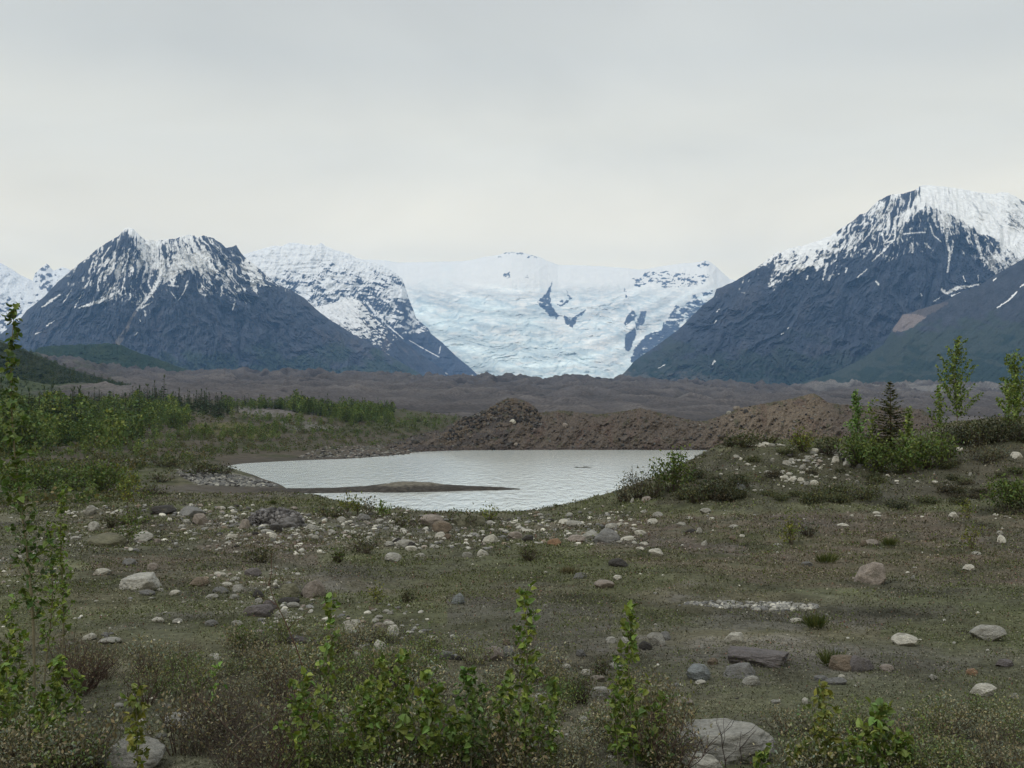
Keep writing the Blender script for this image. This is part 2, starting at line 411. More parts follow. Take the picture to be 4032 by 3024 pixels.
snowR = [cw(c4, s) for s in (
    [(1605, 520, 14), (1600, 610, 11), (1628, 700, 13), (1605, 850, 6)], [(1650, 600, 8), (1640, 690, 8)], [(1830, 560, 20), (1855, 650, 14), (1880, 730, 14), (1990, 835, 22)], [(1470, 480, 6), (1495, 555, 6), (1560, 610, 3)], [(1260, 545, 8), (1430, 530, 6)],
    [(1130, 450, 9), (1130, 540, 6)], [(1190, 450, 10), (1190, 580, 9), (1100, 680, 8), (1010, 760, 6)], [(1060, 430, 7), (1010, 510, 7), (935, 610, 6)], [(940, 530, 8), (930, 610, 4)], [(990, 610, 5), (1022, 705, 3)], [(970, 825, 5), (890, 890, 5)],
    [(1560, 985, 14), (1600, 1015, 13), (1690, 970, 18), (1790, 960, 8), (1865, 938, 9)], [(1640, 1035, 9), (1760, 1000, 7)], [(2080, 690, 20), (2150, 785, 30)], [(1090, 540, 7), (1110, 620, 8), (1160, 600, 8)], [(1330, 620, 8), (1330, 690, 12)], [(1430, 620, 6), (1470, 660, 9)], [(2010, 750, 12), (2060, 790, 8)],
    [(1040, 920, 6), (1060, 945, 10)], [(500, 880, 8), (490, 905, 8)], [(805, 820, 12), (800, 850, 6)], [(650, 780, 14), (620, 910, 5)], [(1730, 880, 4), (1745, 920, 4)], [(1850, 870, 4), (1850, 920, 3)], [(1545, 1050, 4), (1500, 1078, 5)], [(1395, 1020, 6), (1400, 1032, 7)], [(350, 1290, 4), (340, 1296, 5)], [(310, 1328, 3), (290, 1340, 5)])] + \
    [cw(c3, s) for s in ([(1345, 1180, 3), (1290, 1206, 5)], [(1775, 735, 4), (1755, 755, 6)], [(1750, 830, 4), (1735, 850, 4)], [(1735, 1150, 10), (1720, 1175, 7)])]

def relR(X, Y):
    a, r = polar(X, Y, 1995, 260, 9.0)
    wv = fbm(X * .01, Y * .01, 3, 13)
    # one broad spur runs from the summit towards the viewer; the snow bowl lies behind its right edge
    soft = 1 - .85 * sstep(.55, .9, idw(X, Y, covR))
    edge = stroke(X, Y, [(1990, 425, 60), (2080, 480, 60), (2160, 535, 60), (2260, 600, 60)])
    return -2.2 * ridged(a * .8 + wv, r * .005, 4, 61) - soft * (.5 * ridged(a * 3 + wv * 2, r * .02, 4, 62) + .55 * ridged(a * 8 + wv * 2, r * .06, 4, 63, .6) + .35 * fbm(X * .25, Y * .25, 4, 64, .65)) - np.clip(edge, 0, 1) * 1.5

def colR(X, Y, P):
    a, r = polar(X, Y, 1995, 260, 9.0)
    n = ridged(a * 2.0 + fbm(X * .03, Y * .03, 3, 65) * 1.0, r * .009, 4, 66, .6) * .75 + .28 * ridged(a * 5.0 + fbm(X * .05, Y * .05, 3, 78) * 1.2, r * .016, 3, 79) + fbm(X * .1, Y * .1, 5, 67, .6) * .42
    n = rank(n)
    c = rocktone(X, Y, 68, (.038, .045, .060))
    lt = sstep(.0, .4, fbm(a * 1.5, r * .01, 4, 69)) * sstep(560, 640, Y)
    c = mixc(c, (.060, .060, .068), lt * .6)
    c *= (1 + .28 * ridged(a * 5, r * .012, 4, 70) + .3 * fbm(a * 12, r * .02, 3, 76))[..., None]
    veg = sstep(-.05, .3, fbm(X * .015 + 3, Y * .03, 5, 71) + (Y - 745) * .01)
    c = mixc(c, (.034, .047, .034), veg * .7)
    c = mixc(c, (.02, .034, .026), sstep(.0, .2, fbm(X * .04, Y * .08, 4, 72) + (Y - 790) * .008) * veg * .9)
    w = fbm(X * .2, Y * .2, 4, 73); w2 = fbm(X * .3, Y * .22, 4, 77)
    tal = sstep(-.05, .25, fbm(X * .05, Y * .1, 4, 74) + (Y - 806) * .02) * sstep(1590, 1480, X)
    c = mixc(c, (.10, .095, .085), tal * .7)
    cov = idw(X, Y, covR) * sstep(690, 660, Y)
    jj_ = 3 * fbm(X * .1, Y * .1, 3, 75)
    cap = c4([(1425, 120), (1900, 120), (2500, 200), (2500, 800), (2200, 690), (2050, 620), (1880, 530), (1740, 450), (1570, 360), (1470, 330), (1425, 290), (1415, 230)])
    cov = np.where(inside(X + jj_, Y + jj_, cap), np.maximum(cov, .9 + .1 * sstep(2150, 1900, X * 0 + (X - 1608.5) / .2728)), cov)
    tongue = c4([(1370, 250), (1410, 300), (1420, 340), (1350, 390), (1250, 410), (1160, 430), (1280, 370), (1330, 320)])
    cov = np.where(inside(X + jj_, Y + jj_, tongue), np.maximum(cov, .9), cov)
    m = sstep(.12, -.10, (1 - n) - np.clip(cov * 1.12 - .1, 0, 1)) * (cov > .1)
    for s in snowR:
        k = stroke(X + w * 2.2, Y + w * 1.5, s); m = np.maximum(m, sstep(.0, .3, k * 1.15 + 1.0 * w2 - .12) * (k > 0))
    return mixc(c, SNOW, m)

relief('mountain', M_MOUNT, 'tall dark mountain with a broad snow capped summit and white couloirs, right of the icefall', crestR,
       [(1300, 850), (2600, 850)], [(1300, 6900), (1900, 8000), (2500, 8200)], 5600, 380, 1.1, 1.2, 75, relR, colR, seed=4)

# ---- near slope on the right ---------------------------------------
def relN(X, Y):
    return -1.2 * ridged(X * .02 + Y * .02, Y * .01, 4, 81) - .4 * fbm(X * .12, Y * .12, 4, 82)
screeN = c4([(1165, 1300), (1210, 1225), (1255, 1178), (1330, 1180), (1440, 1200), (1350, 1275), (1260, 1312), (1180, 1322)])
screeN2 = c4([(1310, 1175), (1450, 1095), (1560, 1085), (1620, 1090), (1500, 1165), (1430, 1200)])
def colN(X, Y, P):
    c = rocktone(X, Y, 83, (.042, .046, .056))
    j = 3.2 * fbm(X * .12, Y * .12, 4, 84)
    c = mixc(c, (.19, .155, .14), inside(X + j, Y + j, screeN) * .9)
    c = mixc(c, (.10, .085, .08), inside(X + j, Y + j, screeN2) * .75)
    line = 690 - (X - 1930) * .10
    veg = sstep(-.15, .2, fbm(X * .025, Y * .05, 5, 85) * .7 + (Y - line - 22) * .014) * (1 - inside(X + j, Y + j, screeN))
    c = mixc(c, (.036, .049, .034), veg * .75)
    dk = sstep(0, .22, fbm(X * .02 + 7, Y * .05, 5, 86) + (Y - line - 80) * .006)
    c = mixc(c, (.019, .032, .025), dk * veg * .95)
    c = c * (1 + .4 * fbm(X * .4, Y * .4, 2, 88))[..., None]
    m = np.zeros(X.shape); w = fbm(X * .2, Y * .2, 3, 87)
    for s in ([(2155, 1005, 7), (2090, 1070, 7), (2000, 1130, 3)], [(2240, 925, 9), (2180, 965, 4)], [(1990, 895, 4), (1970, 915, 6)]):
        m = np.maximum(m, sstep(0, .35, stroke(X + w * 2, Y + w, cw(c4, s))))
    return mixc(c, SNOW, m)
relief('mountain', M_MOUNT, 'near mountainside on the right edge with a tan scree chute and green lower slopes',
       [(1730, 826), (1800, 806), (1860, 776), (1908, 744), (1930, 708), (1950, 680), (1990, 667), (2034, 654), (2072, 632), (2113, 618), (2154, 591), (2212, 558), (2330, 500), (2500, 420), (2900, 700)],
       [(1730, 860), (2900, 860)], [(1730, 5000), (2212, 6200), (2900, 6200)], 4000, 300, 1.0, 1.2, 45, relN, colN, seed=6, back=1500)

# ---- snow mountain behind, left of the icefall ----------------------
crest2 = [(380, 640), (440, 600), (490, 565)] + c2([(0, 310), (100, 280), (250, 235), (320, 240), (380, 210), (440, 215), (520, 230), (590, 235), (630, 212), (670, 240), (760, 275), (850, 295), (900, 325), (1000, 355), (1100, 385), (1200, 440),
    (1270, 490), (1300, 570), (1325, 650), (1345, 700), (1365, 750), (1385, 810), (1480, 890), (1500, 930), (1600, 1010), (1700, 1110), (1800, 1190), (1890, 1275), (1930, 1320)])
crest2 = [(x + i * 1e-3, y) for i, (x, y) in enumerate(crest2)]
cov2 = c2([(400, 250, 1), (600, 290, .98), (800, 340, .97), (300, 330, .97), (150, 350, 1), (500, 340, .72), (420, 380, .6), (250, 420, .85), (450, 450, .7), (600, 480, .55), (700, 430, .4), (740, 470, .4), (400, 550, .2), (330, 545, .35), (600, 580, .35), (640, 655, .25), (500, 610, .85), (560, 700, .6), (800, 560, .75), (700, 540, .85), (850, 500, .6),
    (950, 400, .7), (900, 560, .55), (820, 610, .3), (1100, 450, .62), (1150, 550, .5), (1000, 480, .6), (1250, 500, .6), (1350, 590, .2), (1200, 620, .92), (1280, 620, .8), (1020, 620, .2), (1000, 680, .1), (1100, 720, .08), (1120, 640, .35), (1200, 660, .6), (1250, 710, .2), (1330, 720, .03), (1150, 800, .45), (1250, 820, .5), (1350, 820, .5), (1200, 880, .15), (1400, 890, .35), (1300, 900, .2),
    (1300, 970, .05), (1450, 960, .03), (1100, 900, .1), (1200, 1000, 0), (1500, 1050, 0), (1400, 1150, 0), (1700, 1200, 0), (1000, 1100, 0)])
snow2 = [cw(c2, s) for s in ([(1070, 755, 7), (1150, 860, 9), (1285, 975, 4)], [(1000, 690, 12), (1060, 770, 10)], [(1330, 985, 3), (1440, 1050, 5)], [(1460, 1060, 4), (1570, 1120, 4)], [(1740, 1280, 7), (1830, 1265, 8)], [(1580, 1030, 3), (1565, 1090, 4)], [(1150, 800, 9), (1280, 810, 10)], [(1330, 790, 7), (1400, 840, 8)])]
def rel2(X, Y):
    return -1.3 * ridged(X * .03 + Y * .012, Y * .022, 5, 91) - .5 * fbm(X * .02, Y * .16, 4, 92)
def col2(X, Y, P):
    wp = fbm(X * .03, Y * .03, 3, 98)
    n = rank(fbm(X * .05 + wp, Y * .15 + wp * 1.6, 5, 93, .6) + .4 * ridged(X * .16 + Y * .09 + wp, Y * .05, 3, 94))
    c = rocktone(X, Y, 95, (.052, .06, .078))
    c *= (1 + .3 * fbm((X + Y * .6) * .12, (Y - X) * .01, 4, 96))[..., None]
    w = fbm(X * .2, Y * .2, 4, 97); w2 = fbm(X * .3, Y * .22, 4, 99)
    cov = (idw(X, Y, cov2) * .85 + .24 + .22 * sstep(610, 560, Y)) * sstep(735, 715, Y)
    cov = np.where(Y > 640, cov - .12 * sstep(640, 680, Y), cov)
    m = sstep(.08, -.08, (1 - n) - np.clip(cov * 1.1 - .08, 0, 1)) * (cov > .08)
    for s in snow2:
        k = stroke(X + w * 2, Y + w, s); m = np.maximum(m, sstep(.0, .3, k * 1.15 + 1.0 * w2 - .12) * (k > 0))
    return mixc(c, SNOW, m)
relief('mountain', M_MOUNT, 'snow mountain with banded rock cliffs behind the left mountain, beside the glacier', crest2,
       [(380, 850), (1050, 850)], [(380, 12500), (880, 12000), (1050, 10500)], 9800, 300, 1.0, .8, 90, rel2, col2, seed=8)

# ---- snowy hump ridge in front of it --------------------------------
crest3 = c2([(300, 800), (450, 740), (590, 718), (700, 700), (800, 660), (870, 650), (930, 668), (1000, 740), (1080, 830), (1180, 910), (1270, 980), (1400, 1080), (1550, 1180), (1700, 1300)])
cov3 = c2([(590, 740, .95), (700, 760, .98), (850, 750, 1), (900, 850, .95), (960, 760, .8), (980, 900, .55), (1000, 820, .6), (930, 920, .6), (1050, 930, .45), (950, 970, .55), (1080, 980, .45), (1130, 950, .35), (1000, 1010, .2), (1150, 1010, .12), (1050, 1060, 0), (1250, 1050, 0), (1300, 1200, 0), (1000, 1200, 0), (1180, 950, .15), (760, 850, .9)])
def rel3(X, Y):
    return -1.0 * ridged(X * .05 - Y * .03, Y * .03, 4, 101)
def col3(X, Y, P):
    n = rank(fbm(X * .09, Y * .2, 5, 103) + .5 * ridged((X + Y) * .06, (X - Y) * .14, 3, 104))
    c = rocktone(X, Y, 105, (.05, .058, .075))
    c = mixc(c, (.12, .10, .095), sstep(.1, .5, fbm((X - Y * .8) * .1, (X + Y) * .015, 4, 106)) * .6)
    cov = idw(X, Y, cov3)
    m = sstep(.08, -.08, (1 - n) - np.clip(cov * 1.1 - .08, 0, 1)) * (cov > .08)
    return mixc(c, SNOW * .98, m)
relief('mountain', M_MOUNT, 'lower ridge with a smooth white snow dome between the left mountain and the glacier', crest3,
       [(560, 850), (1000, 850)], [(560, 9500), (1000, 8600)], 8000, 200, .9, .7, 50, rel3, col3, seed=12, back=900)

# ---- far left snow peaks ---------------------------------------------
def rel4(X, Y):
    return -1.2 * ridged(X * .03, Y * .03, 5, 111)
cov4 = [(0, 620, 1), (40, 620, 1), (98, 580, .6), (118, 610, .85), (140, 590, .9), (100, 640, .95), (60, 630, 1), (0, 690, .55), (20, 700, .5), (-40, 600, 1), (60, 660, .9), (105, 622, .5)]
def col4(X, Y, P):
    n = rank(fbm(X * .08, Y * .12, 5, 113)); c = rocktone(X, Y, 114, (.08, .08, .09))
    return mixc(c, SNOW, sstep(.06, -.06, (1 - n) - np.clip(idw(X, Y, cov4), 0, 1)))
relief('mountain', M_MOUNT, 'distant white snow peaks at the far left edge', [(-420, 600), (-300, 520), (-160, 570), (-60, 540), (-40, 548), (0, 567), (20, 578), (45, 594), (70, 606), (76, 590), (100, 569), (104, 572), (115, 584), (125, 581), (135, 577), (150, 581), (190, 610), (260, 700)],
       [(-420, 840), (260, 840)], 13500, 11000, 240, 1.0, 1.0, 90, rel4, col4, seed=15)

# ---- icefall and snow plateau ------------------------------------------
crestG = [(640, 600), (700, 580), (760, 560), (800, 561), (830, 562), (860, 567), (900, 566), (950, 565), (1000, 564), (1020, 561), (1050, 554), (1075, 551), (1090, 546), (1105, 544), (1130, 546), (1150, 551), (1165, 555), (1180, 562), (1205, 572), (1260, 573), (1300, 575), (1340, 578), (1380, 582),
          (1400, 580), (1425, 576), (1450, 572), (1480, 568), (1500, 567), (1518, 564), (1526, 562), (1535, 567), (1545, 574), (1560, 588), (1576, 602), (1610, 612), (1700, 640)]
rockShadeG = [(c3(p), q) for p, q in (
    ([(455, 515), (430, 560), (400, 610), (330, 690), (380, 740), (430, 790), (490, 828), (508, 790), (450, 720), (430, 640), (445, 560)], .95),
    ([(540, 790), (600, 815), (640, 790), (720, 735), (700, 770), (645, 820), (635, 850), (610, 880), (560, 858)], .95), ([(570, 590), (590, 640), (620, 650), (560, 700), (490, 720), (500, 680), (560, 650)], .5),
    ([(1085, 745), (1050, 790), (1020, 860), (1040, 885), (1060, 840), (1100, 830), (1120, 790)], .9), ([(1150, 760), (1195, 755), (1185, 840), (1125, 900), (1105, 870)], .95),
    ([(1100, 875), (1120, 940), (1090, 1000), (1080, 1060), (1045, 1078), (1022, 1040), (1030, 935), (1080, 910)], .97),
    ([(1070, 1145), (1085, 1100), (1110, 1040), (1200, 940), (1310, 905), (1330, 850), (1350, 860), (1460, 880), (1700, 850), (1500, 1100), (1200, 1250)], .97),
    ([(1345, 850), (1380, 790), (1430, 705), (1480, 740), (1520, 800), (1440, 880)], .72), ([(1470, 730), (1540, 680), (1580, 610), (1610, 660), (1720, 670), (1650, 800), (1520, 850)], .7),
    ([(20, 330), (80, 285), (150, 290), (230, 285), (225, 305), (120, 300), (60, 320)], .3), ([(235, 335), (290, 305), (350, 320), (330, 330), (280, 345)], .3),  # not rock: faint shading at the dome's edges, painted as grey patches
    ([(60, 460), (110, 440), (120, 490), (70, 500)], .55), ([(220, 480), (260, 470), (260, 500)], .45),
    ([(1220, 440), (1300, 430), (1500, 460), (1600, 470), (1700, 470), (1640, 540), (1500, 560), (1330, 570), (1270, 520), (1110, 570), (1080, 500)], .36),
    ([(1010, 540), (1040, 600), (1060, 670), (1030, 640)], .6), ([(1600, 400), (1660, 360), (1700, 390), (1640, 410)], .45), ([(1630, 610), (1720, 590), (1720, 620), (1650, 630)], .5))]
def steps(X, Y):
    w = fbm(X * .01, Y * .012, 4, 121)
    return ridged(X * .012 + w, Y * .06 + w * 2.2 + np.sin(X * .012) * .5, 5, 122)
def relG(X, Y):
    ice = sstep(600, 650, Y)
    peak = sstep(1300, 1420, X) * sstep(640, 600, Y)
    return 1.0 * steps(X, Y) * (ice * .9 + .12) + ice * .12 * ridged(X * .05, Y * .15, 3, 123) - peak * 1.4 * ridged(X * .05, Y * .03, 4, 124) - .9 * fbm(X * .012, Y * .03, 3, 125) \
        - np.exp(-((X - 1115) / 95) ** 2 - ((Y - 565) / 40) ** 2) * 2.0 - .8 * ridged(X * .03, Y * .05, 4, 137)
def colG(X, Y, P):
    c = np.broadcast_to(FIRN, X.shape + (3,)).copy()
    blue = sstep(-.12, .3, fbm(X * .012, Y * .02, 4, 126) * .55 + (Y - 668) * .0042 - sstep(1130, 1330, X) * .35 + .12 * sstep(1100, 1000, X))
    c = mixc(c, (.73, .79, .755), blue)
    cre = sstep(.15, .6, ridged(X * .035, Y * .16, 5, 127)) * sstep(600, 650, Y)
    c = mixc(c, (.48, .56, .57), cre * .55)
    cre2 = sstep(.45, .8, steps(X, Y)) * sstep(610, 660, Y)
    c = mixc(c, (.40, .50, .53), cre2 * .6)
    band = fbm(X * .006 + .3 * fbm(X * .02, Y * .02, 2, 135), (Y + .0009 * (X - 1130) ** 2) * .045, 4, 136)
    c = c * (1 + .26 * np.clip(band * 2.2, -1, 1) * sstep(600, 640, Y))[..., None]
    fine = fbm(X * .16, Y * .4, 4, 133) * sstep(590, 640, Y)
    c = c * (1 + .14 * fine)[..., None]
    wh = sstep(.1, .45, fbm(X * .03 + 4, Y * .09, 5, 134)) * sstep(600, 640, Y)
    c = mixc(c, FIRN, wh * .7)
    n = rank(fbm(X * .07, Y * .16, 5, 128) + .35 * fbm(X * .25, Y * .3, 3, 131))
    j = 5 * fbm(X * .12, Y * .12, 4, 129, .65); k = 5 * fbm(X * .12, Y * .12, 4, 130)
    m = np.zeros(X.shape)
    for poly, q in rockShadeG:
        m = np.maximum(m, inside(X + j, Y + k, poly) * sstep(.05, -.05, n - q))
    return mixc(c, rocktone(X, Y, 132, (.055, .065, .085)), m)
relief('glacier', M_ICE, 'broad blue white icefall pouring between the mountains from a snow plateau', crestG, [(640, 860), (1700, 860)], [(640, 17500), (1700, 16000)], 10800, 380, 1.2, .5, 80, relG, colG, p=1.25, seed=20)

# ---- low wooded hills on the left ----------------------------------------
def hill(label, crest, base, Yc, Yb, col1, col2, sc, tree, seed, rows=120, step=.7, mat=None):
    def rel(X, Y): return -ridged(X * sc, Y * sc * 1.5, 4, seed)
    def colf(X, Y, P):
        n = fbm(X * .3, Y * .4, 4, seed + 1); g = sstep(-.2, .3, fbm(X * .03, Y * .06, 4, seed + 2))
        c = mixc(np.broadcast_to(np.asarray(col1), X.shape + (3,)), col2, g)
        return c * (1 + .55 * n)[..., None]
    return relief('hills', mat or M_MOUNT, label, crest, base, Yc, Yb, rows, step, tree, (Yc - Yb) * .05, rel, colf, seed=seed, back=(Yc - Yb) * .8)
hill('low dark spruce covered hill at the foot of the left mountain', [(20, 800), (60, 770), (85, 750), (110, 746), (150, 745), (170, 743), (200, 744), (230, 740), (262, 745), (300, 762), (340, 774), (380, 790), (420, 803), (470, 812)],
     [(20, 840), (470, 840)], 3600, 3000, (.018, .034, .024), (.026, .042, .028), .05, 2.2, 140)

# ---- rubble covered moraine ------------------------------------------------
def moraine():
    xs = np.arange(-260, 2480, 1.6); rows = 300
    v = np.linspace(0, 1, rows)[:, None]
    Y = 430 * (2900 / 430) ** v
    sky_x = [-260, 0, 60, 123, 150, 218, 260, 300, 350, 420, 500, 600, 700, 800, 850, 900, 945, 975, 1040, 1100, 1130, 1200, 1270, 1320, 1400, 1500, 1600, 1700, 1850, 2000, 2212, 2480]
    sky_y = [700, 745, 770, 787, 784, 796, 806, 806, 813, 812, 811, 812, 813, 818, 820, 822, 819, 822, 820, 822, 822, 828, 823, 831, 831, 834, 838, 841, 836, 838, 840, 842]
    top = np.interp(xs, sky_x, sky_y)
    base = np.interp(xs, [-260, 300, 900, 1200, 2480], [905, 905, 935, 945, 950])
    DY = base + (top - base) * v ** .75
    a, e = ray(np.broadcast_to(xs, DY.shape), DY)
    X = a * Y; Z = CZ + e * Y; Yb = np.broadcast_to(Y, X.shape)
    wq = .7 * fbm(X * .004, Yb * .003, 3, 158)
    hum = 1.15 * ridged(X * .0052 + 3 + wq, Yb * .0036 + wq, 3, 150, .45) + .24 * ridged(X * .015, Yb * .010, 3, 157) + .10 * fbm(X * .05, Yb * .035, 4, 151)
    Z = Z + (hum - .55) * Yb * .0135 * (.35 + .65 * sstep(430, 900, Yb))
    Z[-1] += 0
    P = np.stack([X, Yb, Z], -1)
    gy, gx = np.gradient(Z)
    slope = -(np.gradient(Z, axis=0) / np.gradient(Yb, axis=0))      # faces towards the lake: steep ice cuts, with shade painted in
    c = np.broadcast_to(np.array([.053, .049, .050]), P.shape).copy()
    c = c * (1 + .35 * fbm(X * .01, Yb * .01, 5, 152))[..., None]
    c = mixc(c, (.085, .077, .074), sstep(.0, .4, fbm(X * .004, Yb * .006, 4, 153)) * .5)
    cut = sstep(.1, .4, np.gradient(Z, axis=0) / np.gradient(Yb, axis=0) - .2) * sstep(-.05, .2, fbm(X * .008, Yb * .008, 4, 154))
    c = mixc(c, (.026, .025, .028), cut * .85)  # dark ice, also painted shade on the steep faces
    c = c * (1 + .5 * np.clip(hum * 1.25 - .5, -1, 1))[..., None]  # hummock shading put into the colour: tops lighter, hollows darker
    far = sstep(1500, 2400, Yb) * sstep(1650, 1850, xs)[None]
    c = mixc(c, (.17, .165, .16), far * sstep(-.1, .2, fbm(X * .006, Yb * .006, 3, 155)) * .7)
    lft = sstep(300, 100, xs)[None] * sstep(-.2, .3, fbm(X * .01, Yb * .01, 4, 156) + sstep(160, 0, xs)[None] * .5)
    c = mixc(c, (.04, .055, .025), lft * .85)
    bk = P[-1].copy(); bk[:, 1] += 900; bk[:, 0] *= (2900 + 900) / 2900; bk[:, 2] = -30
    P = np.concatenate([P, bk[None]]); c = np.concatenate([c, c[-1:]])
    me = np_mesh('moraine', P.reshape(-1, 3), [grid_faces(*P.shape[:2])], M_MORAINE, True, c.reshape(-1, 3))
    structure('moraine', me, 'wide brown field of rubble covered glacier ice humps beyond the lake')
moraine()
hill('dark green brush covered slope rising at the left edge behind the forest', [(-320, 640), (-150, 690), (0, 738), (40, 750), (68, 763), (100, 776), (123, 785), (150, 796), (180, 806), (250, 824), (330, 842), (440, 864)],
     [(-320, 905), (440, 905)], 1250, 750, (.018, .026, .014), (.028, .035, .02), .04, 1.8, 160, 130, .8)
BRUSHHILL = LAST['P']
# valley floor under everything
np_floor = np.array([[-16000, 700, -4], [16000, 700, -4], [16000, 24000, -4], [-16000, 24000, -4]], float)
structure('terrain', np_mesh('terrain', np_floor, [np.array([[0, 1, 2, 3]])], M_MORAINE, False, np.full((4, 3), .1)), 'grey valley floor under the moraine')
# ================================================================ SETTING: near ground, lake, gravel ridge, spit
GX = np.array([-420, 0, 150, 300, 420, 510, 600, 700, 760, 850, 1000, 1170, 1250, 1330, 1420, 1490, 1560, 1640, 1750, 1900, 2050, 2212, 2640], float)
def row(y, d=None, allv=None):
    if allv is not None:
        return y, np.full(GX.size, float(allv))
    ks = sorted(d)
    return y, np.interp(GX, ks, [d[k] for k in ks])
HZ = 910.6
def hrow(y, h): return row(y, allv=HZ + h / y * 2238)
ROWS = [hrow(1.2, 1.7), hrow(3, 1.78), hrow(4.6, 2.0), row(7, allv=1659), row(10, allv=1492), row(14, allv=1366), row(20, allv=1263), row(27, allv=1203),
    row(35, {0: 1160, 1170: 1168, 1330: 1160, 1490: 1154, 1640: 1148, 1900: 1145, 2212: 1148}),
    row(42, {0: 1134, 600: 1131, 850: 1134, 1000: 1137, 1170: 1136, 1250: 1127, 1330: 1116, 1420: 1106, 1490: 1100, 1640: 1094, 1750: 1096, 1900: 1100, 2212: 1100}),
    row(48, {0: 1113, 600: 1106, 700: 1103, 760: 1106, 850: 1114, 1000: 1117, 1170: 1115, 1250: 1103, 1330: 1086, 1420: 1068, 1490: 1052, 1560: 1042, 1640: 1038, 1750: 1045, 1900: 1060, 2050: 1055, 2212: 1050}),
    row(53, {0: 1103, 300: 1100, 600: 1092, 700: 1089, 760: 1096, 850: 1114, 1000: 1117, 1170: 1115, 1250: 1096, 1330: 1072, 1420: 1048, 1490: 1020, 1560: 1000, 1640: 990, 1750: 1000, 1900: 1018, 2050: 1008, 2212: 1002}),
    row(58, {0: 1096, 300: 1093, 510: 1087, 600: 1082, 700: 1080, 760: 1090, 850: 1128, 1000: 1150, 1170: 1148, 1250: 1110, 1330: 1074, 1420: 1040, 1490: 1000, 1560: 967, 1640: 958, 1750: 962, 1900: 978, 2050: 965, 2212: 958}),
    row(65, {0: 1089, 300: 1086, 510: 1081, 600: 1077, 700: 1078, 760: 1106, 850: 1160, 1000: 1185, 1170: 1185, 1250: 1165, 1330: 1120, 1420: 1070, 1490: 1015, 1560: 970, 1640: 956, 1750: 957, 1900: 963, 2050: 932, 2212: 920}),
    row(80, {0: 1081, 300: 1078, 510: 1077, 600: 1074, 700: 1092, 760: 1160, 850: 1185, 1330: 1185, 1420: 1160, 1490: 1095, 1560: 1030, 1640: 985, 1750: 967, 1900: 960, 2050: 920, 2212: 908}),
    row(100, {0: 1076.5, 300: 1074, 510: 1073.5, 600: 1085, 700: 1128, 760: 1135, 1420: 1135, 1490: 1130, 1560: 1100, 1640: 1035, 1750: 990, 1900: 966, 2050: 930, 2212: 918}),
    row(125, {0: 1066, 300: 1066, 420: 1067, 510: 1069, 600: 1071.3, 650: 1074, 700: 1085, 760: 1090, 1560: 1092, 1640: 1085, 1750: 1045, 1900: 985, 2050: 950, 2212: 938}),
    row(140, {0: 1042, 150: 1044, 300: 1048, 420: 1050, 510: 1052, 600: 1053.2, 650: 1056, 700: 1060, 760: 1070, 1640: 1075, 1750: 1072, 1900: 1025, 2050: 980, 2212: 965}),
    row(155, {0: 1019, 150: 1018, 300: 1012, 385: 1012, 420: 1014, 510: 1028, 560: 1036, 605: 1042, 650: 1048, 760: 1056, 1900: 1058, 2050: 1035, 2212: 1000}),
    row(175, {0: 999, 150: 994, 300: 986, 420: 994, 470: 1003, 510: 1014, 560: 1030, 600: 1040, 760: 1042, 2050: 1042, 2212: 1035}),
    row(200, {0: 984, 150: 981, 300: 981, 420: 996, 510: 1020, 600: 1030, 2212: 1030}),
    row(222, {0: 972, 150: 972, 300: 974, 420: 984, 500: 1001, 600: 1006, 700: 1012, 850: 1020, 2212: 1022}),
    row(250, {0: 958, 150: 963, 300: 966, 420: 969, 510: 982, 600: 987, 700: 990.3, 760: 992, 850: 1000, 2212: 1010}),
    row(280, {0: 946, 150: 955, 300: 961, 420: 956, 510: 963, 600: 967, 700: 971, 760: 975, 850: 982, 920: 984, 1000: 996, 2212: 1000}),
    row(320, {0: 926, 150: 938, 300: 948, 420: 937, 510: 946, 600: 951, 700: 956, 760: 959, 850: 966, 930: 972, 1000: 985, 2212: 990}),
    row(380, {0: 906, 150: 918, 300: 924, 420: 918, 510: 926, 600: 931, 700: 938, 760: 942, 850: 948, 960: 960, 1050: 975, 2212: 985}),
    row(450, {0: 889, 150: 899, 300: 902, 420: 905, 510: 908, 600: 912, 700: 915, 760: 918, 850: 920, 1000: 930, 1200: 955, 2212: 965}),
    row(550, {0: 876, 150: 881, 300: 881, 420: 886, 510: 890, 600: 890, 700: 893, 760: 893, 850: 897, 1000: 908, 1200: 940, 2212: 945}),
    row(700, {0: 860, 150: 861, 300: 858, 420: 865, 510: 872, 600: 873, 700: 878, 760: 881, 850: 886, 1000: 905, 1200: 930, 2212: 935}),
    row(860, {0: 885, 150: 885, 300: 885, 510: 890, 850: 905, 1000: 915, 2212: 935})]
RY = np.log(np.array([r[0] for r in ROWS]))
RD = np.array([r[1] for r in ROWS])
# heights, not picture rows, are what gets smoothed
RH = np.array([at(GX, RD[i], math.exp(RY[i]))[:, 2] for i in range(len(ROWS))])
NU, NV = 900, 820
GU = np.linspace(-420, 2640, NU); GV = np.linspace(math.log(1.25), math.log(850), NV)
tmp = np.stack([np.interp(GU, GX, RH[i]) for i in range(len(ROWS))])
def pchip_rows(tq):
    i = np.clip(np.searchsorted(RY, tq) - 1, 0, len(RY) - 2)
    t = ((tq - RY[i]) / (RY[i + 1] - RY[i]))[:, None]
    return tmp[i] * (1 - t) + tmp[i + 1] * t
ZG = pchip_rows(GV)
def blur(a, n, ax):
    k = np.hanning(2 * n + 3)[1:-1]; k /= k.sum()
    pad = [(0, 0), (0, 0)]; pad[ax] = (n, n)
    b = np.pad(a, pad, mode='edge')
    return np.apply_along_axis(lambda r: np.convolve(r, k, 'valid'), ax, b)
ZG = blur(blur(ZG, 9, 0), 14, 1)
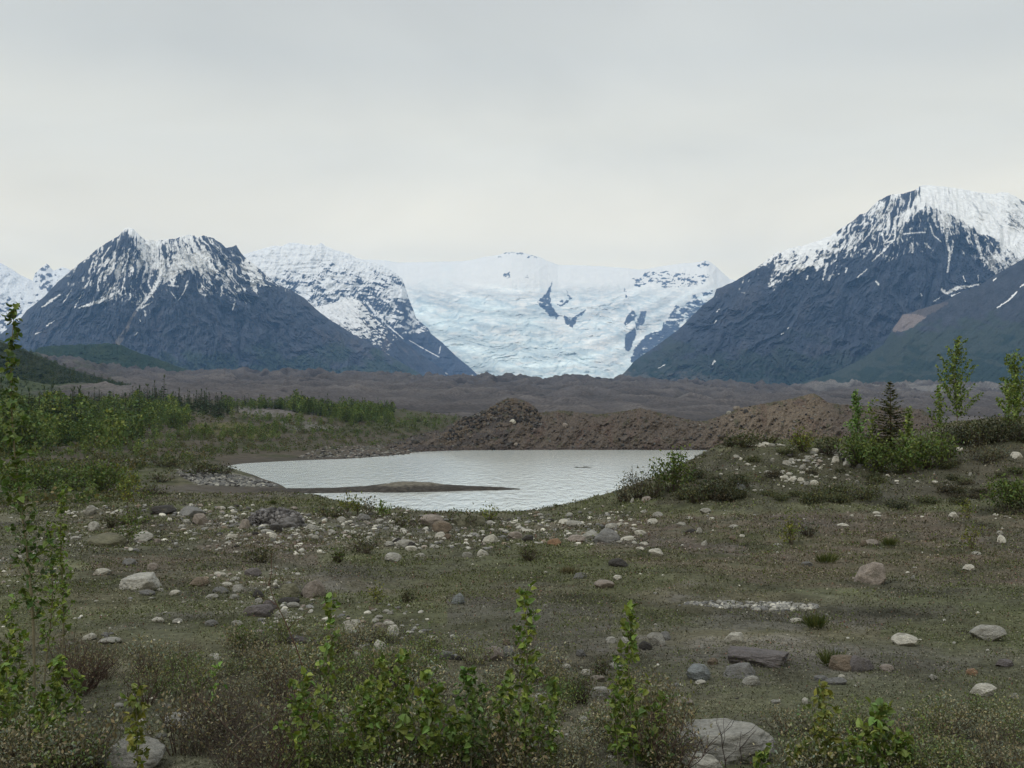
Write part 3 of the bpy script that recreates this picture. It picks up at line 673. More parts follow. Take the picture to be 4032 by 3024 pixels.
GA, _ = ray(GU, np.full(NU, HZ))
# the sheet runs on well past both sides of the view
ext = np.array([.05, .15, .3, .5, .8, 1.2, 2, 3.2, 5, 8, 12])
GA = np.concatenate([GA[0] - ext[::-1], GA, GA[-1] + ext])
ZG = np.concatenate([np.repeat(ZG[:, :1], 11, 1), ZG, np.repeat(ZG[:, -1:], 11, 1)], 1)
NU += 22
GYY = np.exp(GV)[:, None] * np.ones(NU)
GXX = GA[None] * GYY
near = sstep(3, 8, GYY) * sstep(900, 300, GYY)
lump = fbm(GXX * .22, GYY * .22, 4, 201) * .14 + fbm(GXX * .9, GYY * .9, 3, 202) * .10 + np.clip(ridged(GXX * .5 + 2, GYY * .6, 3, 206), 0, 1) * .06 + ridged(GXX * .06, GYY * .06, 3, 203) * .12
lump *= np.clip(GYY / 25, .45, 2.2) * near * np.clip((ZG - .05) * 1.2, .0, 1)
far_l = sstep(170, 260, GYY) * np.clip((ZG - 1) * .4, 0, 1) * (ridged(GXX * .028, GYY * .022, 4, 204) * 2.0 + fbm(GXX * .08, GYY * .06, 4, 205) * 1.1)
ZG = ZG + lump + far_l

def ground_z(x, y):
    x = np.asarray(x, float); y = np.asarray(y, float)
    u = np.interp(x / y, GA, np.arange(NU)); v = np.clip((np.log(np.maximum(y, 1.3)) - GV[0]) / (GV[1] - GV[0]), 0, NV - 1.001)
    u = np.clip(u, 0, NU - 1.001)
    i, j = v.astype(int), u.astype(int); fv, fu = v - i, u - j
    return (ZG[i, j] * (1 - fu) + ZG[i, j + 1] * fu) * (1 - fv) + (ZG[i + 1, j] * (1 - fu) + ZG[i + 1, j + 1] * fu) * fv

_YS = np.exp(np.linspace(math.log(3.0), math.log(840), 1600))
def hit(dx, dy, ymin=3.0):
    """first point of the ground met by the line of sight"""
    a, e = ray(dx, dy)
    ys = _YS[_YS >= ymin]
    d = (CZ + e * ys) - ground_z(a * ys, ys)
    k = np.argmax(d <= 0)
    if d[k] > 0:
        return None
    y = ys[k]
    if k > 0:
        y = ys[k - 1] + (ys[k] - ys[k - 1]) * d[k - 1] / (d[k - 1] - d[k] + 1e-9)
    return np.array([a * y, y, float(ground_z(a * y, y))])

# ---- colours of the ground ------------------------------------------------
GDX, GDY = seen(GXX, GYY, ZG)
jx = 14 * fbm(GXX * .06, GYY * .06, 3, 210); jy = 5 * fbm(GXX * .06, GYY * .06, 3, 211)
q1 = fbm(GXX * .09, GYY * .09, 5, 212); q2 = fbm(GXX * .35 + 4, GYY * .35, 5, 213); q3 = fbm(GXX * 1.6, GYY * 1.6, 4, 214)
gc = np.broadcast_to(np.array([.069, .069, .050]), GXX.shape + (3,)).copy()
green = sstep(-.12, .28, q1 + .5 * q2 + .06)
gc = mixc(gc, (.060, .064, .036), green * .85)
redb = sstep(.05, .35, fbm(GXX * .13 + 9, GYY * .13, 4, 215) + .35 * q2)
gc = mixc(gc, (.082, .066, .056), redb * .38)
greyd = sstep(.12, .42, fbm(GXX * .16 - 5, GYY * .16, 4, 216) + .3 * q3)
gc = mixc(gc, (.074, .070, .066), greyd * .7)
gc *= 1.12 * np.clip(1 + .45 * q3 + .7 * q2 + .35 * fbm(GXX * .8, GYY * 1.0, 4, 218), .35, 2)[..., None]
# mid left shore land
sl = sstep(135, 150, GYY)
gc = mixc(gc, (.066, .056, .046), sl * sstep(1015, 990, GDY) * .8)
gc = mixc(gc, (.038, .044, .022), sl * sstep(-.1, .25, q1 + .4 * fbm(GXX * .03, GYY * .03, 4, 217)) * .75)
def zone(poly, col, amt):
    global gc
    gc = mixc(gc, col, inside(GDX + jx * 2.2, GDY + jy * 1.6, poly) * amt * sstep(-.5, .25, q2 + q3 * .6))
def patch(poly, col, amt):
    global gc
    e_ = inside(GDX + jx * 5, GDY + jy * 2.5, poly) * 1.0
    gc = mixc(gc, col, e_ * amt * sstep(-.45, .3, q2 + .7 * q3))
patch([(780, 1205), (1320, 1200), (1480, 1260), (1300, 1300), (900, 1290), (760, 1250)], (.060, .066, .034), .75)
patch([(1300, 1100), (2240, 1110), (2240, 1260), (1700, 1270), (1300, 1200)], (.088, .067, .058), .6)
patch([(960, 1290), (1320, 1290), (1300, 1420), (960, 1400)], (.074, .069, .066), .7)
patch([(1950, 1280), (2240, 1270), (2240, 1400), (1900, 1370)], (.058, .066, .034), .7)
patch([(420, 1160), (700, 1150), (700, 1230), (420, 1240)], (.095, .076, .068), .6)
patch([(180, 1200), (420, 1210), (400, 1260), (180, 1250)], (.082, .062, .054), .6)
patch([(1450, 1500), (2240, 1430), (2240, 1680), (1450, 1680)], (.066, .072, .04), .6)
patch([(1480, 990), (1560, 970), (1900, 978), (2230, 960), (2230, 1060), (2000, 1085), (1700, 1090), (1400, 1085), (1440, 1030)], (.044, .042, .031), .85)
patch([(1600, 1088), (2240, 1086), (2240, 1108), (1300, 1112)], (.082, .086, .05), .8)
zone([(230, 1046), (420, 1050), (600, 1052), (700, 1058), (640, 1070), (540, 1074), (380, 1068), (260, 1062)], (.10, .092, .084), .85)
zone([(385, 1016), (430, 1013), (510, 1026), (560, 1035), (612, 1054), (540, 1051), (430, 1046), (395, 1030)], (.17, .16, .145), .9)
zone([(270, 1005), (300, 990), (380, 985), (420, 996), (350, 1004)], (.13, .12, .105), .7)
zone([(595, 912), (640, 908), (726, 918), (726, 930), (640, 926)], (.13, .128, .118), .7)
zone([(515, 880), (570, 876), (640, 884), (630, 896), (560, 904), (520, 893)], (.14, .13, .13), .8)
zone([(420, 915), (510, 912), (600, 930), (590, 945), (480, 945), (420, 930)], (.085, .085, .03), .75)
zone([(840, 890), (950, 890), (1010, 905), (960, 925), (850, 935), (780, 925)], (.055, .062, .034), .8)
zone([(640, 950), (760, 945), (900, 955), (960, 975), (860, 985), (700, 990)], (.072, .062, .053), .8)
beach = sstep(.75, .15, ZG) * sstep(90, 130, GYY)
gc = mixc(gc, (.055, .048, .042), beach * .8)
GP = np.stack([GXX, GYY, ZG], -1)
back = np.repeat(GP[:1], 6, 0); back[:, :, 1] = np.linspace(-40, -1, 6)[:, None]; back[:, :, 2] = ZG[0][None] + .05
GP = np.concatenate([back, GP]); gcol = np.concatenate([np.repeat(gc[:1], 6, 0), gc])
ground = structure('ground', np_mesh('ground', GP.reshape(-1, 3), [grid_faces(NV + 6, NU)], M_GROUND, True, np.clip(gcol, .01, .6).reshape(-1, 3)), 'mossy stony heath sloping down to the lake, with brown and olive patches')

# ---- lake --------------------------------------------------------------------
def water_mat():
    m, nt, N, L = new_mat('glacier_lake_water')
    out = N.new('ShaderNodeOutputMaterial'); p = N.new('ShaderNodeBsdfPrincipled')
    p.inputs['Base Color'].default_value = (.54, .575, .555, 1); p.inputs['Roughness'].default_value = .12; p.inputs['IOR'].default_value = 1.33
    p.inputs['Specular IOR Level'].default_value = .5
    tc = N.new('ShaderNodeTexCoord'); mp = N.new('ShaderNodeMapping'); mp.inputs['Scale'].default_value = (1.0, .24, 1)
    L.new(tc.outputs['Object'], mp.inputs['Vector'])
    n1 = N.new('ShaderNodeTexNoise'); n1.inputs['Scale'].default_value = .8; n1.inputs['Detail'].default_value = 4; n1.inputs['Roughness'].default_value = .6
    n2 = N.new('ShaderNodeTexNoise'); n2.inputs['Scale'].default_value = .035; n2.inputs['Detail'].default_value = 3
    L.new(mp.outputs[0], n1.inputs['Vector']); L.new(mp.outputs[0], n2.inputs['Vector'])
    b = N.new('ShaderNodeBump'); b.inputs['Strength'].default_value = .75; b.inputs['Distance'].default_value = .45
    ml = N.new('ShaderNodeMath'); ml.operation = 'MULTIPLY'
    mr = N.new('ShaderNodeMapRange'); mr.inputs['From Min'].default_value = .3; mr.inputs['From Max'].default_value = .7; mr.inputs['To Min'].default_value = .5; mr.inputs['To Max'].default_value = 1.1
    L.new(n2.outputs['Fac'], mr.inputs['Value']); L.new(n1.outputs['Fac'], ml.inputs[0]); L.new(mr.outputs[0], ml.inputs[1])
    L.new(ml.outputs[0], b.inputs['Height']); L.new(b.outputs[0], p.inputs['Normal'])
    L.new(p.outputs[0], out.inputs[0])
    return m
xs = np.linspace(-60, 160, 2)
lakeV = np.array([[-75, 60, 0], [190, 60, 0], [260, 430, 0], [-110, 430, 0]], float)
structure('lake', np_mesh('lake', lakeV, [np.array([[0, 1, 2, 3]])], water_mat(), False), 'pale silty glacial lake reflecting the overcast sky')

# ---- low gravel spit ---------------------------------------------------------
def spit():
    xs = np.arange(560, 1126, 2.0)
    cyl = np.interp(xs, [560, 620, 700, 800, 900, 1000, 1126], [1061, 1061, 1061, 1058, 1057.5, 1057, 1057])
    hw = np.interp(xs, [560, 600, 700, 780, 860, 940, 1000, 1060, 1110, 1126], [10, 9, 8, 9, 10, 8.5, 6.5, 4.5, 2, .4])
    top = np.interp(xs, [560, 640, 780, 810, 860, 890, 930, 960, 1010, 1080, 1126], [.35, .3, .45, .6, 1.0, 1.05, .9, .62, .45, .3, .05]) 
    t = np.linspace(-1, 1, 41)[:, None]
    a, e = ray(xs, cyl); yc = -CZ / e
    Y = yc + t * hw * .72 + .6 * fbm(xs * .06, t * 2, 3, 230) * (np.abs(t) > .5)
    X = a * yc + 0 * t
    prof = np.clip(1 - np.abs(t) ** 2.2, 0, 1)
    Z = (top + .5) * prof - .5 + .10 * fbm(X * .7, Y * .7, 4, 231) * prof
    c = np.broadcast_to(np.array([.042, .038, .034]), X.shape + (3,)).copy()
    c = mixc(c, (.12, .11, .09), sstep(.5, .85, Z + .12 * fbm(X * .4, Y * .4, 3, 232)))
    c = c * (1 + .5 * fbm(X * 1.2, Y * 1.2, 3, 233))[..., None]
    P = np.stack([X, Y, Z], -1)
    structure('gravel_spit', np_mesh('gravel_spit', P.reshape(-1, 3), [grid_faces(*X.shape)], M_GRAVEL, True, c.reshape(-1, 3)), 'low dark gravel spit with a pale hump reaching into the lake')
    return X, Y, Z
SPIT = spit()

# ---- bouldery gravel ridge across the lake -------------------------------------
RIDX = [700, 780, 850, 900, 945, 975, 1000, 1030, 1050, 1070, 1085, 1098, 1112, 1128, 1142, 1155, 1165, 1185, 1210, 1250, 1290, 1340, 1365, 1382, 1400, 1420, 1460, 1500, 1522, 1560, 1600, 1650, 1700, 1735, 1756, 1772, 1788, 1810, 1835, 1880, 1930, 1965, 1992, 2018, 2060, 2120, 2200]
RIDY = [982, 968, 955, 938, 928, 915, 903, 892, 884, 874, 864, 859, 858, 863, 868, 878, 890, 888, 885, 889, 894, 888, 884, 880, 884, 889, 899, 908, 909, 896, 880, 871, 862, 854, 848, 856, 868, 872, 874, 876, 879, 881, 883, 904, 922, 945, 975]
def ridge():
    xs = np.arange(700, 2200, .9); rows = 150
    cr = np.interp(xs, RIDX, RIDY) + 1.8 * fbm(xs * .12, xs * 0, 4, 240) + 1.9 * ridged(xs * .3, xs * 0 + 5, 3, 241)
    v = np.linspace(0, 1, rows)[:, None]
    bs = np.interp(xs, [700, 860, 930, 1000, 1200, 2200], [988, 978, 972, 971, 971, 971]) + 4
    DY = bs + (cr - bs) * v
    Y0 = np.interp(xs, [700, 850, 1000, 1200, 1700, 2200], [285, 300, 325, 330, 325, 320]); Yc = Y0 + np.interp(xs, [700, 900, 1100, 1300, 1520, 1700, 2200], [20, 28, 42, 32, 26, 42, 38])
    DXX = np.broadcast_to(xs, DY.shape)
    Y = Y0 + (Yc - Y0) * v ** 1.1 - 5.0 * ridged(DXX * .025 + DY * .012, DY * .02, 4, 242) * np.sin(np.pi * v) ** .6 - 1.3 * fbm(DXX * .1, DY * .13, 4, 243) * (v > .02) * (v < .99)
    P = at(DXX, DY, Y)
    c = np.broadcast_to(np.array([.078, .064, .053]), P.shape).copy()
    c = mixc(c, (.122, .098, .074), sstep(1480, 1620, DXX) * sstep(1830, 1740, DXX) * .8)
    c = mixc(c, (.08, .054, .045), sstep(.1, .4, fbm(DXX * .03, DY * .02, 4, 244)) * .5)
    dark = sstep(.0, .3, fbm(DXX * .04, DY * .08, 4, 245) + .45 * sstep(1170, 1080, DXX) - .25) 
    c = mixc(c, (.036, .033, .033), dark * .7)
    pile = sstep(0, .4, stroke(DXX, DY, [(975, 945, 10), (1010, 912, 14), (1060, 892, 14), (1100, 885, 10), (1160, 915, 16)]) + .4 * fbm(DXX * .1, DY * .1, 3, 246))
    c = mixc(c, (.035, .033, .036), pile * .4)
    veg = sstep(.25, .55, fbm(DXX * .05, DY * .05, 3, 247) + .4 * sstep(12, 2, DY - cr))
    c = mixc(c, (.045, .05, .026), veg * .6)
    c = mixc(c, (.045, .036, .034), sstep(964, 969, DY + 1.5 * fbm(DXX * .1, DY * 0, 2, 249)) * .7)
    c = c * (1 + .5 * fbm(DXX * .35, DY * .5, 3, 248))[..., None]
    bk = P[-1].copy(); bk[:, 1] += 45; bk[:, 0] *= (P[-1][:, 1] + 45) / P[-1][:, 1]; bk[:, 2] = np.minimum(bk[:, 2] - 14, 1)
    P = np.concatenate([P, bk[None]]); c = np.concatenate([c, c[-1:]])
    structure('gravel_ridge', np_mesh('gravel_ridge', P.reshape(-1, 3), [grid_faces(*P.shape[:2])], M_GRAVEL, True, c.reshape(-1, 3)), 'brown bouldery gravel ridge along the far shore of the lake')
    return P[:-1], DXX, DY
RIDGE, RDX, RDY_ = ridge()
# ================================================================ STONES
def ico(sub):
    t = (1 + 5 ** .5) / 2
    V = [(-1, t, 0), (1, t, 0), (-1, -t, 0), (1, -t, 0), (0, -1, t), (0, 1, t), (0, -1, -t), (0, 1, -t), (t, 0, -1), (t, 0, 1), (-t, 0, -1), (-t, 0, 1)]
    Fc = [(0, 11, 5), (0, 5, 1), (0, 1, 7), (0, 7, 10), (0, 10, 11), (1, 5, 9), (5, 11, 4), (11, 10, 2), (10, 7, 6), (7, 1, 8), (3, 9, 4), (3, 4, 2), (3, 2, 6), (3, 6, 8), (3, 8, 9), (4, 9, 5), (2, 4, 11), (6, 2, 10), (8, 6, 7), (9, 8, 1)]
    V = [np.array(v, float) / np.linalg.norm(v) for v in V]
    for _ in range(sub):
        mid = {}; G = []
        def m(i, j):
            k = (min(i, j), max(i, j))
            if k not in mid:
                v = V[i] + V[j]; V.append(v / np.linalg.norm(v)); mid[k] = len(V) - 1
            return mid[k]
        for a_, b_, c_ in Fc:
            p, q, r = m(a_, b_), m(b_, c_), m(c_, a_)
            G += [(a_, p, r), (b_, q, p), (c_, r, q), (p, q, r)]
        Fc = G
    return np.array(V), np.array(Fc)
ICO = {i: ico(i) for i in (1, 2, 4)}

def rock_verts(kind, seed, sub=4):
    r = np.random.default_rng(seed)
    V, Fc = ICO[sub]
    rad = np.ones(len(V))
    def waves(freq, n):
        s = np.zeros(len(V))
        for _ in range(n):
            k = r.normal(size=3); k *= freq * r.uniform(.7, 1.3) / np.linalg.norm(k)
            s += np.sin(V @ k + r.uniform(0, 6.3))
        return s / n ** .5
    if kind == 'r':
        rad += .11 * waves(2.2, 6) + .035 * waves(6, 8)
        cuts, lo, hi, soft = 14, .56, .92, .93
    elif kind == 'f':
        rad += .09 * waves(2.4, 6) + .03 * waves(7, 8)
        cuts, lo, hi, soft = 6, .72, .92, .75
    else:
        rad += .10 * waves(2.0, 6) + .035 * waves(7, 8)
        cuts, lo, hi, soft = 14, .55, .86, .93
    for _ in range(cuts):
        p = r.normal(size=3); p /= np.linalg.norm(p)
        if kind == 's' : p[2] *= .4; p /= np.linalg.norm(p)
        d = r.uniform(lo, hi); pr = V @ p
        over = (rad * pr > d) & (pr > .05)
        rad[over] = rad[over] * (1 - soft) + soft * d / pr[over]
    if kind == 's':
        top = V[:, 2] * rad > .62
        rad[top] = .62 / V[top, 2]
    if kind == 's':
        for p in ((1, .1, .1), (-1, .15, .2), (.1, -1, .15), (-.2, 1, .1), (.05, -.15, 1)):
            p = np.array(p) + r.normal(size=3) * .12; p /= np.linalg.norm(p); d = r.uniform(.55, .7); pr = V @ p
            over = (rad * pr > d) & (pr > .05); rad[over] = d / pr[over]
        rad += .02 * np.abs(waves(9, 8))
    rad += .012 * waves(16, 10) + (.012 * waves(30, 12) if sub >= 4 else 0)
    P = V * rad[:, None]
    if kind == 'p':
        P[:, :2] *= (1 - .42 * P[:, 2:3]); P[:, 0] += .22 * P[:, 2]
    P /= np.array([np.ptp(P[:, 0]), np.ptp(P[:, 1]), np.ptp(P[:, 2])]) / 2
    return P, Fc

ROCKM = {}
def rock_mesh(kind, i):
    k = (kind, i)
    if k not in ROCKM:
        P, Fc = rock_verts(kind, 1000 + 37 * i + ord(kind))
        ROCKM[k] = np_mesh('boulder', P, [Fc], M_ROCK, True)
    return ROCKM[k]

TONE = {'W': (.43, .42, .375), 'P': (.275, .272, .25), 'G': (.155, .156, .155), 'D': (.045, .043, .042), 'T': (.15, .122, .095), 'K': (.225, .198, .178), 'O': (.21, .135, .085), 'B': (.20, .22, .23), 'M': (.12, .118, .082), 'V': (.125, .115, .118)}
TNAME = {'W': 'white', 'P': 'pale grey', 'G': 'grey', 'D': 'dark', 'T': 'brown', 'K': 'pinkish tan', 'O': 'rusty orange', 'B': 'bluish grey', 'M': 'mossy', 'V': 'purplish grey'}
SNAME = {'p': 'pointed', 'r': 'rounded', 'f': 'flat', 'a': 'angular', 's': 'slab shaped'}
CROPS = {'A0': (0, 1900), 'A1': (1000, 1900), 'A2': (2000, 1900), 'A3': (2932, 1900), 'B0': (0, 2199), 'B1': (1000, 2199), 'B2': (2000, 2199), 'B3': (2932, 2199), 'M7': (1900, 1400), 'M8': (2932, 1250)}
STONES = {
'A0': '''705,215,90,80,P,r,pale rounded boulder beside a low bush on the far left of the stony heath
1275,212,200,75,D,a,long black angular boulder lying behind low green shrubs
1515,222,195,95,G,a,jagged grey slab leaning over a tan round boulder
1580,280,125,105,K,r,tan round boulder in front of the jagged grey slab
1475,305,80,50,P,r 1340,290,45,45,W,a 1755,200,55,35,W,r
1930,328,92,85,K,r,pinkish round boulder at the left foot of the dark rubble heap
735,340,100,75,P,r 985,370,55,22,W,f 978,410,48,18,W,f
820,455,330,110,M,f,broad mossy tan boulder sunk in the heath left of the lake
1115,428,150,65,P,r,grey green smooth boulder right of the mossy tan one
595,440,80,35,P,f 480,446,90,30,W,f 1835,422,90,45,W,a
798,705,125,55,W,r,white humped stone left behind the large flat topped boulder
1090,785,345,150,P,s,large pale flat topped boulder on the left of the heath
1015,625,125,60,G,r 1200,667,85,55,K,r 1375,870,85,42,W,r 1268,850,55,28,P,r 1160,875,120,40,G,f
1560,788,165,70,T,a,rusty brown angular rock right of the large flat topped boulder
1740,722,90,32,W,f 1985,708,135,70,V,r 1855,768,85,35,P,f 1795,805,80,35,W,f 1875,835,90,80,P,a 1740,852,125,55,G,f 1665,905,105,45,P,f 1855,908,90,48,P,r
2050,885,105,80,D,a 2045,938,62,48,P,a 1450,946,45,22,W,r 1240,1090,95,35,W,f 1400,1097,80,35,P,f 690,1222,115,50,W,r 830,1203,60,45,G,r 860,1255,165,40,P,f 550,1272,35,40,P,r 1695,1378,100,55,W,r 1440,1348,130,40,P,f 1075,1370,55,25,W,a 1865,1112,90,45,P,r 1660,1112,100,50,G,r
2040,1010,220,100,V,a,broad purplish grey boulder left of the bare leaning twig''',
'A1': '''265,855,195,120,M,r,grey green round boulder left of its pinkish neighbour
450,835,195,150,K,r,pinkish humped boulder right of the grey green one
265,932,170,60,D,f 300,968,105,40,P,f 210,1045,115,70,P,r 130,965,115,80,V,a
1610,920,98,85,B,r,lone bluish white round boulder in the mossy hollow
1185,490,155,80,P,r,pale smooth boulder between two black rocks
1130,455,75,55,D,a,black rock at the left of the pale smooth boulder
1255,490,75,60,D,a,black rock at the right of the pale smooth boulder
1065,485,75,42,P,r 1245,522,95,45,W,r 1095,592,130,62,P,r 1310,577,88,42,P,r
1470,415,92,52,W,r,white stone with a brown rock against its right side
1525,422,72,50,T,r,brown rock against a white stone near the lake lip
1865,447,120,75,W,r,bright white boulder by the shore with a black rock at its left
1825,447,62,60,D,a,black rock at the left of the bright white boulder by the shore
1815,552,92,55,W,r 1690,572,78,48,P,r
1400,300,205,95,K,a,large pinkish boulder on the lip above the lake
1690,295,260,105,M,r,big dark mossy boulder on the lake lip topped by grass
1480,352,155,85,T,r 460,357,112,52,P,r 145,415,62,42,W,r 100,386,112,32,P,f
170,352,105,75,D,a,dark angular rock at the right foot of the rubble heap
870,272,105,55,G,r 910,457,82,58,P,r 1430,507,82,38,P,f
780,1145,130,120,W,a,white upright boulder behind the saplings, left of a tan one
990,1175,122,120,K,r,tan round boulder among white stones behind the saplings
1095,1152,102,62,W,r 1095,1197,112,42,P,f 1060,1115,92,36,W,f 1415,1238,92,50,W,r
1000,1290,102,85,W,r,white egg shaped boulder behind the middle saplings
805,1352,52,32,W,a 1900,1352,155,120,K,a,tan angular boulder beside the tall middle sapling
2010,1345,115,100,G,r 2000,1265,62,52,T,a 1530,1372,112,65,G,r 1625,1387,72,42,D,a 1660,1325,72,32,W,f 720,1112,52,36,W,r 340,1248,165,65,V,r 1075,1030,52,30,P,r 990,1065,62,26,P,f 610,390,70,40,P,r 990,300,70,35,P,r 700,290,80,40,P,r''',
'A2': '''1195,252,82,46,P,r 1570,222,88,42,P,r 1145,302,82,40,W,r 975,293,56,20,W,f 530,322,132,44,P,f 440,302,86,32,W,r 825,347,112,52,P,f 890,330,62,30,W,r 1380,327,76,36,P,r
785,415,215,120,G,a,large grey angular boulder with a dark foot in the stony strip
645,408,125,70,P,a 540,442,142,64,K,r 1045,397,96,42,W,r 950,442,112,36,W,f
1445,382,96,55,D,a,dark rock with a pale one on its right in the open heath
1515,380,52,46,P,a,pale rock at the right of a dark one in the open heath
365,467,112,65,O,a,rusty angular rock in the stony strip below the lake lip
165,442,92,52,D,a 60,417,112,52,K,r 165,383,122,36,W,f
1180,552,122,55,W,r,white domed stone alone in the reddish heath
1080,482,72,30,W,r 1050,522,66,26,W,r 1795,352,76,36,P,r 1620,282,52,26,W,r 1440,277,56,26,P,r 1555,477,56,48,P,r 1855,422,44,22,W,r 1790,442,72,48,T,r
770,805,165,58,K,f,low tan double humped stone in the middle of the heath
870,752,66,42,W,r 575,737,112,50,G,r 880,637,155,66,D,f
1185,1240,155,100,P,r,pale grey blocky boulder behind the right sapling
1250,1213,82,66,G,r 955,1248,122,66,P,r 815,1248,82,48,P,r
1100,1292,105,70,D,a,dark rock directly behind the right sapling
1810,1230,145,85,W,a,cream angular stone above the long dark slab
1985,1390,480,120,V,s,long dark flat slab with two humps on the right heath
1835,1485,255,130,G,r,speckled grey boulder in front of the long dark slab
1515,1500,175,130,B,a,bluish grey angular boulder left of the speckled one
1930,1568,132,75,P,f,pale wedge stone below the speckled boulder
1530,1582,82,32,W,f 580,1348,82,58,G,r 385,1412,102,78,V,r 860,1452,112,66,P,r 745,1492,88,55,W,a 620,1502,82,55,W,a 460,1452,72,34,W,r 1625,1412,82,60,T,a 1540,1297,46,38,P,r 710,1552,112,42,K,f 300,975,40,25,P,r 1170,875,40,20,P,r''',
'A3': '''1015,705,235,195,K,p,upright pinkish grey pointed boulder on the right of the heath
1790,673,105,55,W,r,cream rounded stone right of the upright pointed boulder
1015,472,112,52,K,f 950,477,62,50,T,a
1275,1250,190,85,W,r,white loaf shaped stone in the middle right of the heath
1965,1195,255,120,P,r,pale domed boulder near the right edge
800,1430,215,125,T,a,tan slanting boulder beside a purplish grey one
940,1435,215,125,V,r,purplish grey boulder with a tan slanting neighbour on its left
1130,1467,105,52,K,r,small tan rounded stone right of the purplish grey boulder
735,1332,86,38,G,r 765,1542,62,40,W,r 740,1577,165,46,G,f 610,1552,112,50,G,r
1810,1505,102,60,O,a,small rusty orange rock above the white dome at the right edge
1500,1542,62,42,P,r
1905,1645,195,95,W,r,bright white domed boulder near the lower right edge
415,1092,105,40,W,f,cream flat stone beside a green grass tuft
1665,255,80,55,W,a,bluish white block on the far right heath
785,337,92,24,W,f 850,258,36,18,W,r
2040,440,68,70,W,r,white upright stone at the right edge with a grey one behind it
2028,400,52,38,P,r 1335,752,30,42,P,r 2080,1425,155,66,V,r 500,642,92,38,G,r 275,492,92,18,P,f 1050,240,60,22,W,f 1060,265,55,18,W,f 1995,253,55,22,W,r 2080,272,40,15,W,r 1840,560,70,25,P,r''',
'B2': '''1740,1480,780,260,P,s,big pale cracked slab lying at the bottom edge of the photo
1560,1640,340,130,W,r,cream rounded boulder in front of the big cracked slab
1300,1505,115,90,G,r 1190,1475,75,45,W,r 740,1065,165,100,P,r 620,1285,122,66,P,r 640,1378,132,55,P,r 1390,1135,165,66,K,f 2125,1135,72,24,P,r''',
'B3': '''250,1137,62,24,P,r 485,1127,56,38,W,r 2140,1085,62,40,P,a 490,1605,155,55,W,f 830,1650,125,46,W,f''',
'B0': '''1000,1570,500,220,P,a,large half buried grey boulder at the lower left
1420,1295,265,120,P,s,pale broad stone behind bare twigs at the lower left
1720,1325,135,90,W,a,white block behind bare twigs at the lower left''',
'M8': '''110,1008,60,30,W,a 165,1003,75,36,W,r 215,1010,70,30,P,a 265,1008,70,26,W,f 305,1012,40,18,W,f
140,1016,70,30,W,a,white stone at the front of the pale ledge topping the grassy mound
50,1005,52,32,W,r 555,1057,68,48,W,r 510,1107,62,32,P,r
725,1118,68,55,W,r,white round stone at the left of the dark pile on the mound
745,1072,62,42,P,r 810,1157,72,42,P,a 840,1077,46,26,W,r 775,1110,60,50,D,a 820,1105,55,45,V,r 460,1182,52,46,P,r 460,1227,62,32,W,r 330,1267,66,42,W,r 380,1277,72,42,W,r 445,1287,56,36,W,r
555,1307,72,46,W,r,rightmost white boulder of the row on the mound slope
495,1312,52,32,P,r 225,1130,36,36,P,r 335,1147,72,42,P,a 190,1222,72,26,P,f 385,1145,32,26,W,r 1105,1190,36,26,W,r 1135,1247,42,20,W,r 1515,1300,62,24,W,r
1710,1042,68,38,W,r,white stone between the green thicket and the grey dwarf willow
2160,1083,92,75,W,a,white angular boulder at the right edge of the mound
655,1037,52,32,P,r 1790,1237,36,32,P,r 875,1155,32,22,W,r 920,1172,62,38,G,r 995,1167,46,38,G,r 1225,1208,52,32,P,r 720,1035,50,30,P,r 600,1190,30,20,W,r 325,1065,28,24,P,r''',
'M7': '''2045,1042,86,95,B,a,bluish grey stone at the right of the dark shrubs on the mound
1345,1082,52,42,P,r 1185,1142,32,52,P,a 2110,862,62,22,W,r 2010,800,50,30,P,r 2045,818,30,24,W,r 1300,1130,90,40,K,r 240,535,46,46,W,a''',
}
BOULDERS = []
def parse_stones():
    out = []
    for crop, txt in STONES.items():
        ox, oy = CROPS[crop]
        for line in txt.strip().split('\n'):
            # several unlabelled stones may share a line; a labelled one has its own line or ends it
            rest = line.strip()
            while rest:
                f = rest.split(',', 6)
                if len(f) == 6 or ' ' in ','.join(f[:6]):
                    pass
                head = []
                toks = rest.split(',')
                for j in range(5):
                    head.append(toks[j])
                last = toks[5]
                shape = last[0]
                tail = ','.join(toks[5:])[1:]
                lab = None
                if tail.startswith(','):
                    lab = tail[1:].strip(); rest = ''
                else:
                    rest = tail.strip()
                x, y, w_, h_ = map(float, head[:4])
                s = .49729
                out.append(dict(dx=(ox + x * s) / K, dy=(oy + (y + h_ / 2) * s) / K, w=w_ * s, h=h_ * s, tone=head[4], shape=shape, label=lab))
    return out
STONE_LIST = parse_stones()

def put_stone(st, name):
    p = hit(st['dx'], min(st['dy'], 1690))
    if p is None:
        return None
    d = float(np.hypot(p[1], CZ - p[2]))
    w_ = st['w'] / F * d; h_ = st['h'] / F * d
    i = int(rng.integers(0, 6 if st['shape'] != 's' else 3))
    o = link(name, rock_mesh(st['shape'], i))
    up = h_ * (1.0 if st['shape'] in 'fs' else .95)
    depth = w_ * rng.uniform(.62, .85)
    # the lower third is bedded in the soil
    o.scale = (w_ / 2 * 1.04, max(depth / 2, up * .5), up * .66)
    o.location = (p[0], p[1] + depth * .3, p[2] + up * .66 * rng.uniform(.3, .56))
    o.rotation_euler = (rng.uniform(-.12, .12), rng.uniform(-.12, .12), rng.uniform(-.35, .35) + (math.pi if rng.random() < .5 else 0))
    t = np.array(TONE[st['tone']]) * rng.uniform(.85, 1.12)
    o.color = (*t, 1)
    st['obj'], st['pos'] = o, p
    return o

